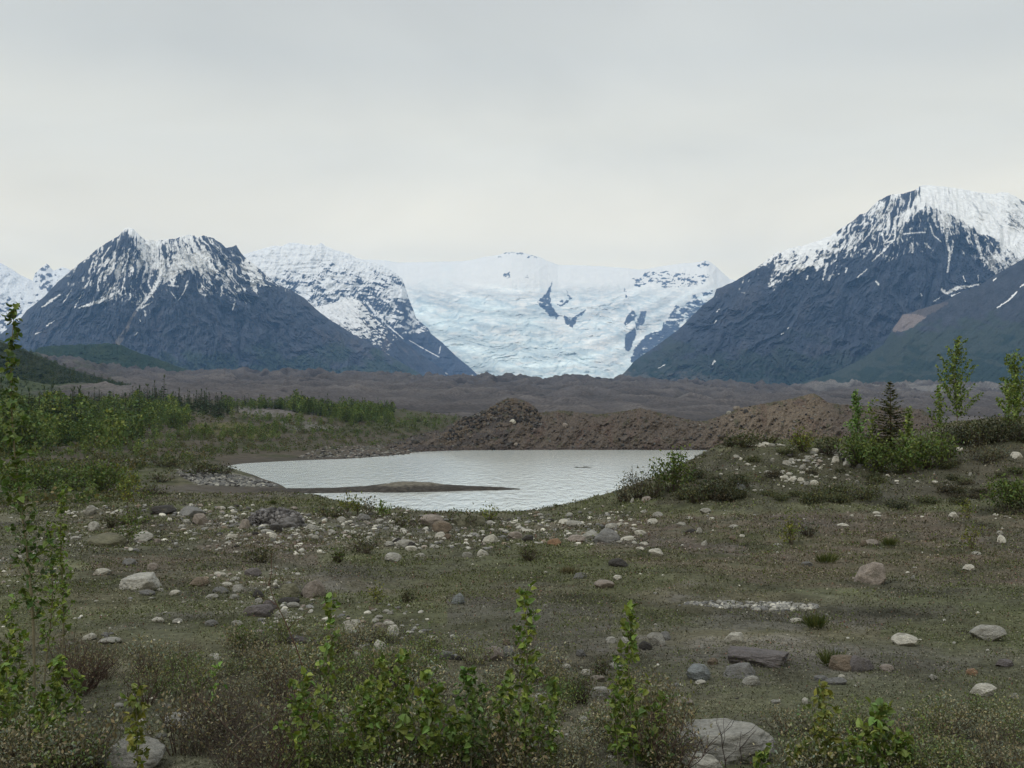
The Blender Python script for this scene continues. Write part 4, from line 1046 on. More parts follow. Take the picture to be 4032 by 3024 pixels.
for st in STONE_LIST:
    nm = 'boulder' if st['w'] > 60 else 'stone'
    if put_stone(st, nm):
        BOULDERS.append(st)

# the rubble heap left of the lake lip
heap_p = hit(585, 1138)
def heap():
    b = Build(); r = np.random.default_rng(3)
    W = 130 * K / F * heap_p[1]; H = 44 * K / F * heap_p[1]
    P, Fc = rock_verts('r', 77)
    core = P * np.array([W / 2, W * .34, H * 1.05]); core[:, 2] -= H * .15; core[:, 2] *= 1 - .35 * np.clip(core[:, 0] / W * 2, -.3, 1)
    n = fbm(core[:, 0] * 2 + 7, core[:, 1] * 2 + core[:, 2] * 1.3, 4, 260)
    core += (P / np.linalg.norm(P, axis=1)[:, None]) * n[:, None] * .22
    b.add(core, [Fc], (.10, .098, .10))
    for k in range(900):
        u = unit(1, r)[0]; u[2] = abs(u[2]) * .9
        if u[1] > .5: continue
        c = u * np.array([W / 2, W * .34, H * 1.0]) * r.uniform(.92, 1.02); c[2] -= H * .1
        Q, Fq = rock_verts('a', 300 + k % 12, 1)
        b.add(Q * (.02 + .09 * r.random() ** 3) + c, [Fq], np.array((.115, .112, .115)) * r.uniform(.5, 1.5))
    o = link('rubble_heap', b.mesh('rubble_heap', M_GRAVEL, False))
    o.location = (heap_p[0], heap_p[1] + .8, heap_p[2])
    tag(o, 'dark grey heap of crumbled rubble on the left side of the stony heath', 'rubble heap')
heap()

# labels: what it looks like, then where it lies relative to a stone that has a description of its own
LM = [s for s in BOULDERS if s['label']]
used = {}
def describe(s):
    size = 'tiny' if s['w'] < 22 else 'small' if s['w'] < 45 else 'medium' if s['w'] < 80 else 'large'
    base = f"{size} {TNAME[s['tone']]} {SNAME[s['shape']]} stone"
    opts = []
    for l in sorted(LM, key=lambda l: (l['dx'] - s['dx']) ** 2 + ((l['dy'] - s['dy']) * 1.6) ** 2)[:7]:
        ex, ey = s['dx'] - l['dx'], s['dy'] - l['dy']
        far = math.hypot(ex, ey) > 90
        if abs(ex) > abs(ey) * 1.2: rel = 'left of' if ex < 0 else 'right of'
        else: rel = 'in front of' if ey > 0 else 'behind'
        if far: rel = 'well ' + rel
        short = ' '.join(l['label'].replace(',', '').split()[:6])
        while short.split()[-1] in ('a', 'the', 'in', 'of', 'on', 'its', 'at', 'left', 'with', 'beside', 'and', 'right', 'by', 'between', 'behind', 'lying', 'low', 'over', 'leaning', 'against', 'directly', 'to', 'among', 'from'):
            short = ' '.join(short.split()[:-1])
        opts.append(f"{base} {rel} the {short}")
    for o_ in opts:
        if o_ not in used:
            return o_
    return opts[0]
for s in LM:
    tag(s['obj'], s['label'], 'boulder' if s['w'] > 60 else 'stone', 'boulders and stones scattered over the heath'); used[s['label']] = 1
for s in BOULDERS:
    if not s['label']:
        l = describe(s); used[l] = 1
        tag(s['obj'], l, 'boulder' if s['w'] > 60 else 'stone', 'boulders and stones scattered over the heath')

# countless pebbles and cobbles: stony strip, gravel bank, pebble patch, ridge scree
def cobbles(name, label, pts, sizes, cols, flat=.6, sub=1, mat=None):
    b = Build()
    lib = [rock_verts('aaf'[k % 3], 500 + k, sub) for k in range(10)]
    groups = rng.integers(0, 10, len(pts))
    for g in range(10):
        sel = np.where(groups == g)[0]
        if not len(sel): continue
        P, Fc = lib[g]; n = len(sel); k = len(P)
        a_ = rng.uniform(0, 6.28, n); ca, sa = np.cos(a_), np.sin(a_)
        S = sizes[sel][:, None] * np.stack([np.ones(n), rng.uniform(.6, .95, n), rng.uniform(flat - .15, flat + .15, n)], 1) * .5
        Q = P[None] * S[:, None]
        Q = np.stack([Q[..., 0] * ca[:, None] - Q[..., 1] * sa[:, None], Q[..., 0] * sa[:, None] + Q[..., 1] * ca[:, None], Q[..., 2]], -1)
        Q += pts[sel][:, None]
        Fq = (Fc[None] + (np.arange(n) * k)[:, None, None]).reshape(-1, 3)
        b.add(Q.reshape(-1, 3), [Fq], np.repeat(cols[sel], k, 0))
    o = link(name, b.mesh(name, mat or M_GRAVEL, True))
    return tag(o, label, kind='stuff')

def tones(n, mix):
    ks = rng.choice(len(mix), n, p=np.array([m[1] for m in mix]) / sum(m[1] for m in mix))
    return np.array([TONE[m[0]] for m in mix])[ks] * rng.uniform(.75, 1.15, (n, 1))

def pts_in(poly, n, jit=1.0):
    out = []
    xs_, ys_ = [p[0] for p in poly], [p[1] for p in poly]
    poly = [(float(a_), float(b_)) for a_, b_ in poly]
    while len(out) < n:
        x = rng.uniform(min(xs_), max(xs_), 400); y = rng.uniform(min(ys_), max(ys_), 400)
        ok = inside(x, y, poly)
        for px, py in zip(x[ok], y[ok]):
            p = hit(px, py)
            if p is not None: out.append(p)
            if len(out) >= n: break
    return np.array(out)

pts, sz = [], []
for poly, n, smin, smax in (
    ([(140, 1100), (400, 1085), (620, 1110), (800, 1105), (1000, 1122), (1200, 1118), (1350, 1105), (1420, 1125), (1300, 1175), (1100, 1190), (850, 1185), (640, 1200), (400, 1190), (150, 1190)], 1300, 2.6, 16.0),
    ([(440, 1230), (640, 1225), (680, 1300), (640, 1345), (560, 1340), (450, 1290)], 200, 3, 15), ([(640, 1290), (900, 1310), (1000, 1380), (980, 1460), (700, 1440), (520, 1400), (560, 1340)], 320, 4, 19),
    ([(1300, 1090), (2212, 1080), (2212, 1200), (1300, 1200)], 170, 2.5, 9), ([(0, 1150), (400, 1200), (400, 1420), (0, 1420)], 130, 3, 12), ([(1000, 1200), (2212, 1200), (2212, 1640), (1000, 1460)], 110, 3, 11),
    ([(1400, 985), (1900, 975), (2100, 1050), (1500, 1080)], 260, 2.6, 11), ([(1690, 972), (1850, 968), (1860, 1000), (1780, 1015), (1690, 1010)], 90, 4, 17), ([(1660, 1020), (1780, 1020), (1760, 1050), (1650, 1045)], 40, 4, 15), ([(400, 1090), (1400, 1100), (1380, 1180), (420, 1180)], 800, 3.5, 17), ([(0, 1200), (140, 1190), (120, 1260), (0, 1270)], 60, 4, 12), ([(0, 1110), (140, 1100), (140, 1180), (0, 1190)], 50, 3, 9),
    ([(250, 1500), (480, 1520), (470, 1590), (260, 1600)], 40, 8, 26), ([(1150, 1500), (1480, 1480), (1450, 1659), (1200, 1659)], 60, 8, 30)):
    q = pts_in(poly, n); pts.append(q)
    sz.append((smin + (smax - smin) * rng.random(n) ** 2.2) * K / F * q[:, 1])
pts = np.concatenate(pts); sz = np.concatenate(sz)
cobbles('cobble', 'loose pale cobbles half sunk in the heath', pts + np.array([0, 0, .0]) + np.stack([0 * sz, 0 * sz, sz * .08], 1), sz, tones(len(sz), [('W', 3), ('P', 6), ('G', 3), ('K', 2), ('D', .7), ('T', .7)]), .55, 2)
q = pts_in([(1475, 1302), (1560, 1299), (1660, 1301), (1775, 1306), (1770, 1314), (1700, 1320), (1600, 1317), (1530, 1311), (1480, 1306)], 420)
s_ = rng.uniform(.03, .11, len(q))
cobbles('pebble', 'patch of pale pebbles lying bare in the heath on the right', q, s_, tones(len(q), [('W', 2), ('P', 5), ('G', 5)]) * .85, .6, 1)
q = pts_in([(385, 1020), (430, 1016), (505, 1027), (560, 1036), (606, 1052), (540, 1052), (430, 1048), (395, 1032)], 1500)
s_ = rng.uniform(.25, .9, len(q)) ** 1.5
cobbles('shore_cobble', 'grey cobbles on the bank at the left shore of the lake', q, s_, tones(len(q), [('W', .8), ('P', 4), ('G', 6), ('D', 2)]) * .7, .6, 1)
q = pts_in([(640, 990), (700, 965), (840, 962), (930, 975), (900, 985), (760, 990)], 500)
s_ = rng.uniform(.25, 1.1, len(q))
cobbles('shore_cobble', 'rubble along the far left shore of the lake', q, s_, tones(len(q), [('P', 2), ('G', 4), ('D', 2), ('K', 2)]) * .7, .6, 1)
# scree blocks over the gravel ridge
ii = rng.integers(3, RIDGE.shape[0] - 2, 5200); jj = rng.integers(130, RIDGE.shape[1] - 200, 5200)
q = RIDGE[ii, jj]; ok = q[:, 2] > .2; q = q[ok]
s_ = (.22 + 1.0 * rng.random(len(q)) ** 4)
cobbles('scree', 'brown stones covering the gravel ridge across the lake', q, s_, tones(len(q), [('T', 5), ('K', 1), ('G', 2), ('D', 2), ('P', .3)]) * .5, .7, 1)
jx_ = [(975, 945, 16), (1010, 912, 22), (1060, 892, 24), (1100, 885, 22), (1150, 905, 24)]
pm = np.argwhere(stroke(RDX, RDY_, jx_) > .1); pm = pm[rng.integers(0, len(pm), 1300)]
q = RIDGE[pm[:, 0], pm[:, 1]]
cobbles('scree', 'black blocks spilling over the left crest of the gravel ridge', q, rng.random(len(q)) ** 3 * 1.5 + .25, tones(len(q), [('D', 4), ('G', 1), ('T', 4)]) * .6, .75, 2)
# the few big pale blocks on that ridge
for (dx, dy, w_, tone, lab) in ((1109, 913, 14, 'W', 'pale square block high on the left of the gravel ridge'), (1222, 921, 15, 'K', 'tan angular block in the middle of the gravel ridge'), (1114, 961, 11, 'K', 'orange tan block at the waterline of the gravel ridge'),
        (1590, 884, 16, 'K', 'tan flat block on the right crest of the gravel ridge'), (1575, 893, 12, 'P', 'pale block below the tan one on the gravel ridge'), (1612, 890, 13, 'D', 'dark boulder on the right crest of the gravel ridge'), (1045, 893, 15, 'D', 'black boulder topping the dark pile of the gravel ridge'),
        (1580, 910, 9, 'K', 'tan stone low on the right shoulder of the gravel ridge'), (900, 958, 20, 'D', 'dark boulder at the left foot of the gravel ridge')):
    k = np.argmin((RDX - dx) ** 2 + (RDY_ - dy) ** 2); p = RIDGE.reshape(-1, 3)[k]
    o = link('boulder', rock_mesh('a', int(rng.integers(0, 6)))); W = w_ * K / F * p[1]
    o.scale = (W * .5, W * .45, W * .42); o.location = (p[0], p[1], p[2] + W * .1); o.rotation_euler = (rng.uniform(-.3, .3), rng.uniform(-.3, .3), rng.uniform(0, 6))
    o.color = (*(np.array(TONE[tone]) * .9), 1)
    tag(o, lab, 'boulder', 'blocks on the gravel ridge')
# sand bar / drifting log
lp = at(1260, 1010, 1.0); d_ = -CZ / (lp[2] - CZ); lx, ly = lp[0] * d_, d_
b = Build(); t_ = np.linspace(-1, 1, 14)
b.tube(np.stack([lx + t_ * 38 / 2 * K / F * d_, ly + .4 * t_, .06 + .05 * np.sin(t_ * 5)], 1), (.11 - .05 * np.abs(t_)), 7, (.05, .045, .04))
o = link('driftwood_log', b.mesh('driftwood_log', M_BARK)); tag(o, 'thin dark drift log floating alone in the middle of the lake', 'log')
# ================================================================ PLANTS
def root(name, loc, label, cat, group=None, rz=0.0, s=1.0):
    o = bpy.data.objects.new(name, None); COL.objects.link(o)
    o.empty_display_size = .2
    o.location = loc; o.rotation_euler = (0, 0, rz); o.scale = (s, s, s) if np.isscalar(s) else s
    return tag(o, label, cat, group)
def plant(name, loc, label, cat, parts, group=None, rz=0.0, s=1.0):
    r_ = root(name, loc, label, cat, group, rz, s)
    for pn, me in parts:
        if me is not None: link(pn, me, r_)
    return r_

def hues(n, base, r, var=.28, warm=.25):
    c = np.asarray(base)[None] * r.uniform(1 - var, 1 + var * 1.3, (n, 1))
    w_ = r.uniform(-warm, warm, n)
    c = c * np.stack([1 + w_, 1 + .25 * w_, 1 - .4 * w_], 1)
    return np.clip(c, .004, .8)

GREEN = (.072, .104, .019); YGREEN = (.088, .10, .02); DGREEN = (.042, .062, .014)
def poplar(h, spread, seed, nb=16, leaf=.042, step=.031, base=.1, lean=(0, 0), green=GREEN, stemcol=(.13, .12, .085), twin=False, r0=None, names=('stem', 'foliage'), dens=1.0, sides=6, simple=False):
    r = np.random.default_rng(seed)
    wood = Build(); LP, LA, LN, LS = [], [], [], []
    def grow(x0, y0, H, lean, rr):
        t = np.linspace(0, 1, 14)
        bend = .025 * H
        px = x0 + lean[0] * t ** 1.4 + bend * np.sin(t * 5 + r.uniform(0, 6)) * t
        py = y0 + lean[1] * t ** 1.4 + bend * np.sin(t * 4 + r.uniform(0, 6)) * t
        path = np.stack([px, py, H * t], 1)
        wood.tube(path, rr * (1 - .82 * t), sides, stemcol)
        def leafset(p, dirn, k):
            for _ in range(k):
                if r.random() > dens: continue
                out = dirn * .5 + r.normal(size=3) * .75; out[2] -= .15
                LP.append(p + r.normal(size=3) * leaf * .25); LA.append(out)
                LN.append(np.array([0, -.15, .75]) + r.normal(size=3) * .75); LS.append(leaf * r.uniform(.4, 1.4))
        for k in range(nb):
            tb = base + (.97 - base) * (k + r.random()) / nb
            o = np.array([np.interp(tb, t, path[:, i]) for i in range(3)])
            az = k * 2.4 + r.uniform(-.6, .6); el = r.uniform(.55, 1.05)
            L = max(leaf * 1.2, spread * (1 - tb) ** .6 * r.uniform(.45, 1.1))
            d = np.array([math.cos(az) * math.cos(el), math.sin(az) * math.cos(el), math.sin(el)])
            n = max(3, int(L / step) + 2)
            s = np.linspace(0, 1, n)[:, None]
            bp = o + d * L * s + np.array([0, 0, .18 * L]) * s ** 2 + r.normal(size=(n, 3)) * .01 * L
            wood.tube(bp, np.linspace(rr * .35 * (1 - tb) + .0012 * H ** .5, .0008 * H ** .5, n), 4, np.asarray(stemcol) * .7)
            for q in bp[1:]:
                leafset(q, d, r.integers(2, 5))
            leafset(bp[-1], d, 3)
        for q in np.linspace(base + .1, 1, int(H / step)):
            p = np.array([np.interp(q, t, path[:, i]) for i in range(3)])
            leafset(p, np.array([math.cos(q * 40), math.sin(q * 40), .3]), 2 if q > .5 else 1)
        leafset(path[-1], np.array([0, 0, 1.0]), 7)
    rr = r0 or (.0042 * h + .003)
    grow(0, 0, h, lean, rr)
    if twin: grow(rr * 2.2, rr, h * .78, (lean[0] + h * .05, lean[1]), rr * .8)
    fo = Build(); n = len(LP)
    fo.leaves(np.array(LP), np.array(LA), np.array(LN), np.array(LS), np.array(LS) * r.uniform(.62, .85, n), hues(n, green, r, .42, .3), .22, simple)
    return [(names[0], wood.mesh(names[0], M_BARK)), (names[1], fo.mesh(names[1], M_LEAF, False))]

def shrub(w_, h, seed, stems=26, leaves=500, leaf=.022, green=(.075, .085, .04), twig=(.06, .045, .035), up=.5, low=.3, thick=.0022, bare=False, broad=.5, simple=True):
    r = np.random.default_rng(seed)
    wood = Build(); tips = []
    for k in range(stems):
        az = r.uniform(0, 6.28); rad = w_ / 2 * r.uniform(.15, 1) ** .6
        top = np.array([math.cos(az) * rad, math.sin(az) * rad, h * (1 - .55 * (rad / (w_ / 2)) ** 2) * r.uniform(.6, 1.08)])
        st = top * np.array([.22, .22, 0])
        n = 6; s = np.linspace(0, 1, n)[:, None]
        mid = st * (1 - s) + top * s; mid[:, 2] = top[2] * s[:, 0] ** (1 - .3 * up)
        mid += r.normal(size=(n, 3)) * .035 * h * np.sin(s * 3.1)
        wood.tube(mid, np.linspace(thick * 1.6, thick * .5, n), 4, np.asarray(twig) * r.uniform(.6, 1.4)); tips.append(mid)
        for _ in range(2 if not bare else 4):
            i = r.integers(2, 5); o = mid[i]; d = r.normal(size=3); d[2] = abs(d[2]) * 1.2; d /= np.linalg.norm(d)
            L = h * r.uniform(.15, .38); q = o + d * L * np.linspace(0, 1, 4)[:, None]
            wood.tube(q, np.linspace(thick * .8, thick * .35, 4), 3, np.asarray(twig) * r.uniform(.6, 1.4)); tips.append(q)
    out = [('stems', wood.mesh('stems', M_BARK))]
    if leaves:
        T = [tips[i] for i in r.integers(0, len(tips), leaves)]
        q = np.array([t[min(int(r.uniform(low, 1.0) * len(t)), len(t) - 1)] for t in T]) + r.normal(size=(leaves, 3)) * leaf * 1.1
        q[:, 2] = np.abs(q[:, 2])
        A = r.normal(size=(leaves, 3)) + np.array([0, 0, .7]); N_ = r.normal(size=(leaves, 3)) * .8 + np.array([0, 0, .7])
        S = leaf * r.uniform(.6, 1.35, leaves); fo = Build()
        fo.leaves(q, A, N_, S, S * broad, hues(leaves, green, r, .4, .3), .2, simple)
        out.append(('foliage', fo.mesh('foliage', M_SHRUB, False)))
    return out

def spruce(h, w_, seed, green=(.03, .048, .02), levels=22, names=('trunk', 'crown')):
    r = np.random.default_rng(seed)
    wood = Build(); wood.tube(np.array([[0, 0, 0], [0, 0, h * .5], [0, 0, h]]), [.018 * h, .011 * h, .002 * h], 7, (.08, .06, .045))
    P, A, N_, S, W = [], [], [], [], []
    for k in range(levels):
        t = (k + .6) / levels; z = h * (.06 + .93 * t)
        L = w_ / 2 * (1 - t) ** .85 * r.uniform(.8, 1.1) + .03 * h * (1 - t) + .015 * h
        nb = int(7 - 3 * t)
        for j in range(nb):
            az = r.uniform(0, 6.28); LL = L * r.uniform(.65, 1.15)
            d = np.array([math.cos(az), math.sin(az), -.25 + .55 * t]); side = np.array([-math.sin(az), math.cos(az), 0])
            m = max(4, int(LL / (.03 * h)) + 3)
            for s in np.linspace(.12, 1, m):
                c = np.array([0, 0, z]) + d * LL * s + np.array([0, 0, .16 * LL * s * s])
                for sg in (-1, 1, 0):
                    P.append(c); A.append(d * .7 + side * sg * .8 + r.normal(size=3) * .2 - np.array([0, 0, .15])); N_.append(np.array([0, 0, 1.]) + r.normal(size=3) * .35)
                    S.append(.075 * h * (1 - .45 * s) * (1 - .4 * t) * r.uniform(.7, 1.3)); W.append(.024 * h * r.uniform(.7, 1.4))
    for _ in range(14):
        P.append(np.array([0, 0, h * r.uniform(.93, 1.0)])); A.append(r.normal(size=3) * .5 + np.array([0, 0, 1.])); N_.append(r.normal(size=3)); S.append(.03 * h); W.append(.008 * h)
    fo = Build(); n = len(P)
    fo.leaves(np.array(P), np.array(A), np.array(N_), np.array(S), np.array(W), hues(n, green, r, .35, .3), .2, True)
    return [(names[0], wood.mesh(names[0], M_BARK)), (names[1], fo.mesh(names[1], M_SHRUB, False))]

def tuft(w_, h, seed, n=260, green=(.06, .075, .02)):
    r = np.random.default_rng(seed)
    az = r.uniform(0, 6.28, n); rad = w_ / 2 * r.random(n) ** .5 * .6
    P = np.stack([np.cos(az) * rad, np.sin(az) * rad, np.zeros(n)], 1)
    A = np.stack([np.cos(az) * rad / w_ * 2.2, np.sin(az) * rad / w_ * 2.2, np.ones(n)], 1) + r.normal(size=(n, 3)) * .25
    b = Build(); b.leaves(P, A, unit(n, r), h * r.uniform(.5, 1.15, n), .02 * h + .006, hues(n, green, r, .4, .3), .1, True)
    return b.mesh('grass_tuft', M_SHRUB, False)

def dist(p): return float(np.hypot(p[1], CZ - p[2]))
def ground_at(dx, dy):
    p = hit(dx, dy)
    return p

# ---- foreground poplar saplings: base bearing, top bearing, spread (m), leaf count factor --------------
SAP = [
 (72, 1560, 33, 660, .34, 1.0, 'tallest poplar sapling, a lone thin trunk rising above the horizon at the left edge', dict(twin=False, r0=.014, nb=26, base=.22, leaf=.056, dens=.8, green=(.045, .072, .016), stemcol=(.13, .12, .08))),
 (92, 1545, 118, 1130, .22, 1.0, 'slim poplar stem standing close against the tallest left sapling', dict(r0=.010, nb=16, base=.3, leaf=.042, dens=.7, stemcol=(.13, .12, .08))),
 (128, 1520, 149, 1042, .17, 1.0, 'thin poplar sapling just right of the tallest one, leafy along its upper half', dict(nb=22, base=.3, leaf=.042, dens=.8)),
 (16, 1600, 17, 1290, .2, 1.0, 'short poplar sapling in the lower left corner with a pointed leafy tip', dict(nb=12)),
 (45, 1600, 40, 1370, .25, 1.0, 'bushy poplar sapling at the foot of the tallest left sapling', dict(nb=14)),
 (118, 1600, 126, 1420, .2, 1.0, 'low poplar sapling right of the tallest trunk with large pale leaves', dict(nb=12, leaf=.052)),
 (6, 1650, 4, 1440, .25, 1.0, 'leafy poplar shoot cut by the left edge of the photo', dict(nb=14)),
 (92, 1660, 88, 1500, .2, 1.0, 'leafy poplar shoot below the tallest left trunk', dict(nb=12, leaf=.042)),
 (170, 1570, 160, 1452, .12, .8, 'small poplar shoot between the left saplings and the reddish bare bush', dict(nb=7, leaf=.042)),
 (300, 1700, 285, 1485, .17, .8, 'slender yellowish green sapling beside the half buried boulder at lower left', dict(nb=12, green=YGREEN)),
 (455, 1590, 470, 1435, .10, .5, 'single sprig with two bright leaves among bare twigs at the lower left', dict(nb=5, dens=.5, green=(.1, .16, .035))),
 (716, 1700, 705, 1287, .2, .9, 'left tall sapling of the middle group, its tip in front of white stones', dict(nb=18, dens=.8)),
 (645, 1720, 655, 1450, .2, .9, 'leafy sapling left of the middle group next to the bare leaning twig', dict(nb=14)),
 (775, 1710, 790, 1475, .22, 1.0, 'low sapling left of centre in the middle thicket', dict(nb=14, leaf=.042)),
 (822, 1720, 822, 1425, .2, 1.0, 'sapling in front of the white egg shaped boulder', dict(nb=16, leaf=.042)),
 (868, 1700, 874, 1405, .2, 1.0, 'sapling just right of the white egg shaped boulder', dict(nb=16, leaf=.042)),
 (925, 1720, 930, 1452, .22, 1.0, 'broad leaved sapling at the very centre bottom of the photo', dict(nb=16, leaf=.05)),
 (975, 1700, 985, 1545, .2, 1.0, 'low bushy poplar shoot right of the centre bottom', dict(nb=12, leaf=.042)),
 (1018, 1720, 1015, 1445, .24, 1.0, 'wide dark green sapling left of the tall middle sapling', dict(nb=18, leaf=.042, green=(.046, .078, .016))),
 (1135, 1700, 1130, 1272, .2, 1.0, 'tall middle sapling with a dense leafy tip over the heath', dict(nb=22, leaf=.046)),
 (1090, 1690, 1085, 1480, .2, 1.0, 'low sapling at the left side of the tall middle one', dict(nb=12)),
 (1185, 1700, 1190, 1470, .2, .9, 'sapling at the right side of the tall middle one', dict(nb=13)),
 (1372, 1700, 1350, 1315, .2, 1.0, 'right tall sapling standing in front of grey boulders', dict(nb=20, leaf=.046)),
 (1335, 1700, 1330, 1470, .18, 1.0, 'short sapling at the left foot of the right tall sapling', dict(nb=12)),
 (1400, 1660, 1435, 1505, .17, .8, 'leaning sapling right of the right tall sapling', dict(nb=9)),
 (1415, 1720, 1400, 1580, .15, .8, 'dark green low sapling just left of the big cracked slab', dict(nb=8, green=DGREEN)),
 (1788, 1720, 1775, 1478, .18, 1.0, 'yellow green sapling right of the big cracked slab', dict(nb=16, green=YGREEN)),
 (1895, 1720, 1902, 1530, .24, 1.0, 'broad leafy sapling at the lower right', dict(nb=16, leaf=.052)),
 (1842, 1730, 1850, 1600, .15, 1.0, 'low leafy shoot between the two lower right saplings', dict(nb=9, leaf=.042)),
 (1940, 1730, 1945, 1590, .15, 1.0, 'low leafy shoot at the right of the broad lower right sapling', dict(nb=9, leaf=.042)),
 (1722, 1720, 1722, 1615, .1, .9, 'little sapling in front of the right end of the cracked slab', dict(nb=6, green=YGREEN)),
 (1642, 1730, 1650, 1622, .09, .9, 'little dark sapling in front of the cracked slab', dict(nb=6)),
]
for i, (bx, by, tx, ty, sp_, den, lab, kw) in enumerate(SAP):
    if by > 1659:
        by = 1659 + (by - 1659) * .5
    p = hit(bx, by)
    d = dist(p)
    top = at(tx, ty, p[1])
    H = float(top[2] - p[2]); lean = (float(top[0] - p[0]), 0.0)
    parts = poplar(H, sp_, 700 + i, lean=lean, **kw)
    plant('poplar_sapling', p - np.array([0, 0, .02]), lab, 'sapling', parts, 'young poplars in the foreground')

# ---- trees on the mound at the right -----------------------------------------------------------
def tree_from(bx, by, ty, spread_px, seed, ymin, **kw):
    p = hit(bx, by, ymin); H = float(at(bx, ty, p[1])[2] - p[2])
    return p, H, spread_px * K / F * p[1]
TREES = [
 ('p', 2068, 925, 731, 100, 'tallest slim poplar on the right mound with a spire like top', dict(nb=46, base=.1)),
 ('p', 2030, 945, 838, 52, 'small poplar at the left of the tallest slim poplar', dict(nb=16, base=.1)),
 ('p', 2196, 925, 765, 92, 'broad open poplar at the right edge of the photo', dict(nb=46, base=.08)),
 ('p', 2180, 935, 828, 70, 'low leafy poplar beside the broad one at the right edge', dict(nb=20, base=.05)),
 ('p', 1852, 985, 846, 56, 'narrow poplar left of the spruce on the mound', dict(nb=30, base=.05, green=(.062, .11, .026))),
 ('p', 1885, 985, 866, 30, 'thin crooked poplar between the narrow poplar and the spruce', dict(nb=14, base=.1, dens=.6)),
 ('p', 1962, 990, 885, 34, 'bright green poplar bush at the right foot of the spruce', dict(nb=24, base=.03)),
 ('s', 1925, 985, 826, 100, 'single dark spruce among poplars on the right mound', {}),
]
for i, (k, bx, by, ty, spx, lab, kw) in enumerate(TREES):
    p, H, W = tree_from(bx, by, ty, spx, i, 50)
    if k == 's':
        plant('spruce_tree', p, lab, 'spruce', spruce(H, W * 1.0, 40, (.05, .056, .02), 28))
    else:
        parts = poplar(H, W * .8, 800 + i, leaf=.15, step=.065, stemcol=(.10, .09, .07), names=('trunk', 'crown'), sides=5, simple=True, **{**dict(dens=1.0), **kw})
        plant('poplar_tree', p, lab, 'poplar', parts, 'poplars on the right mound')

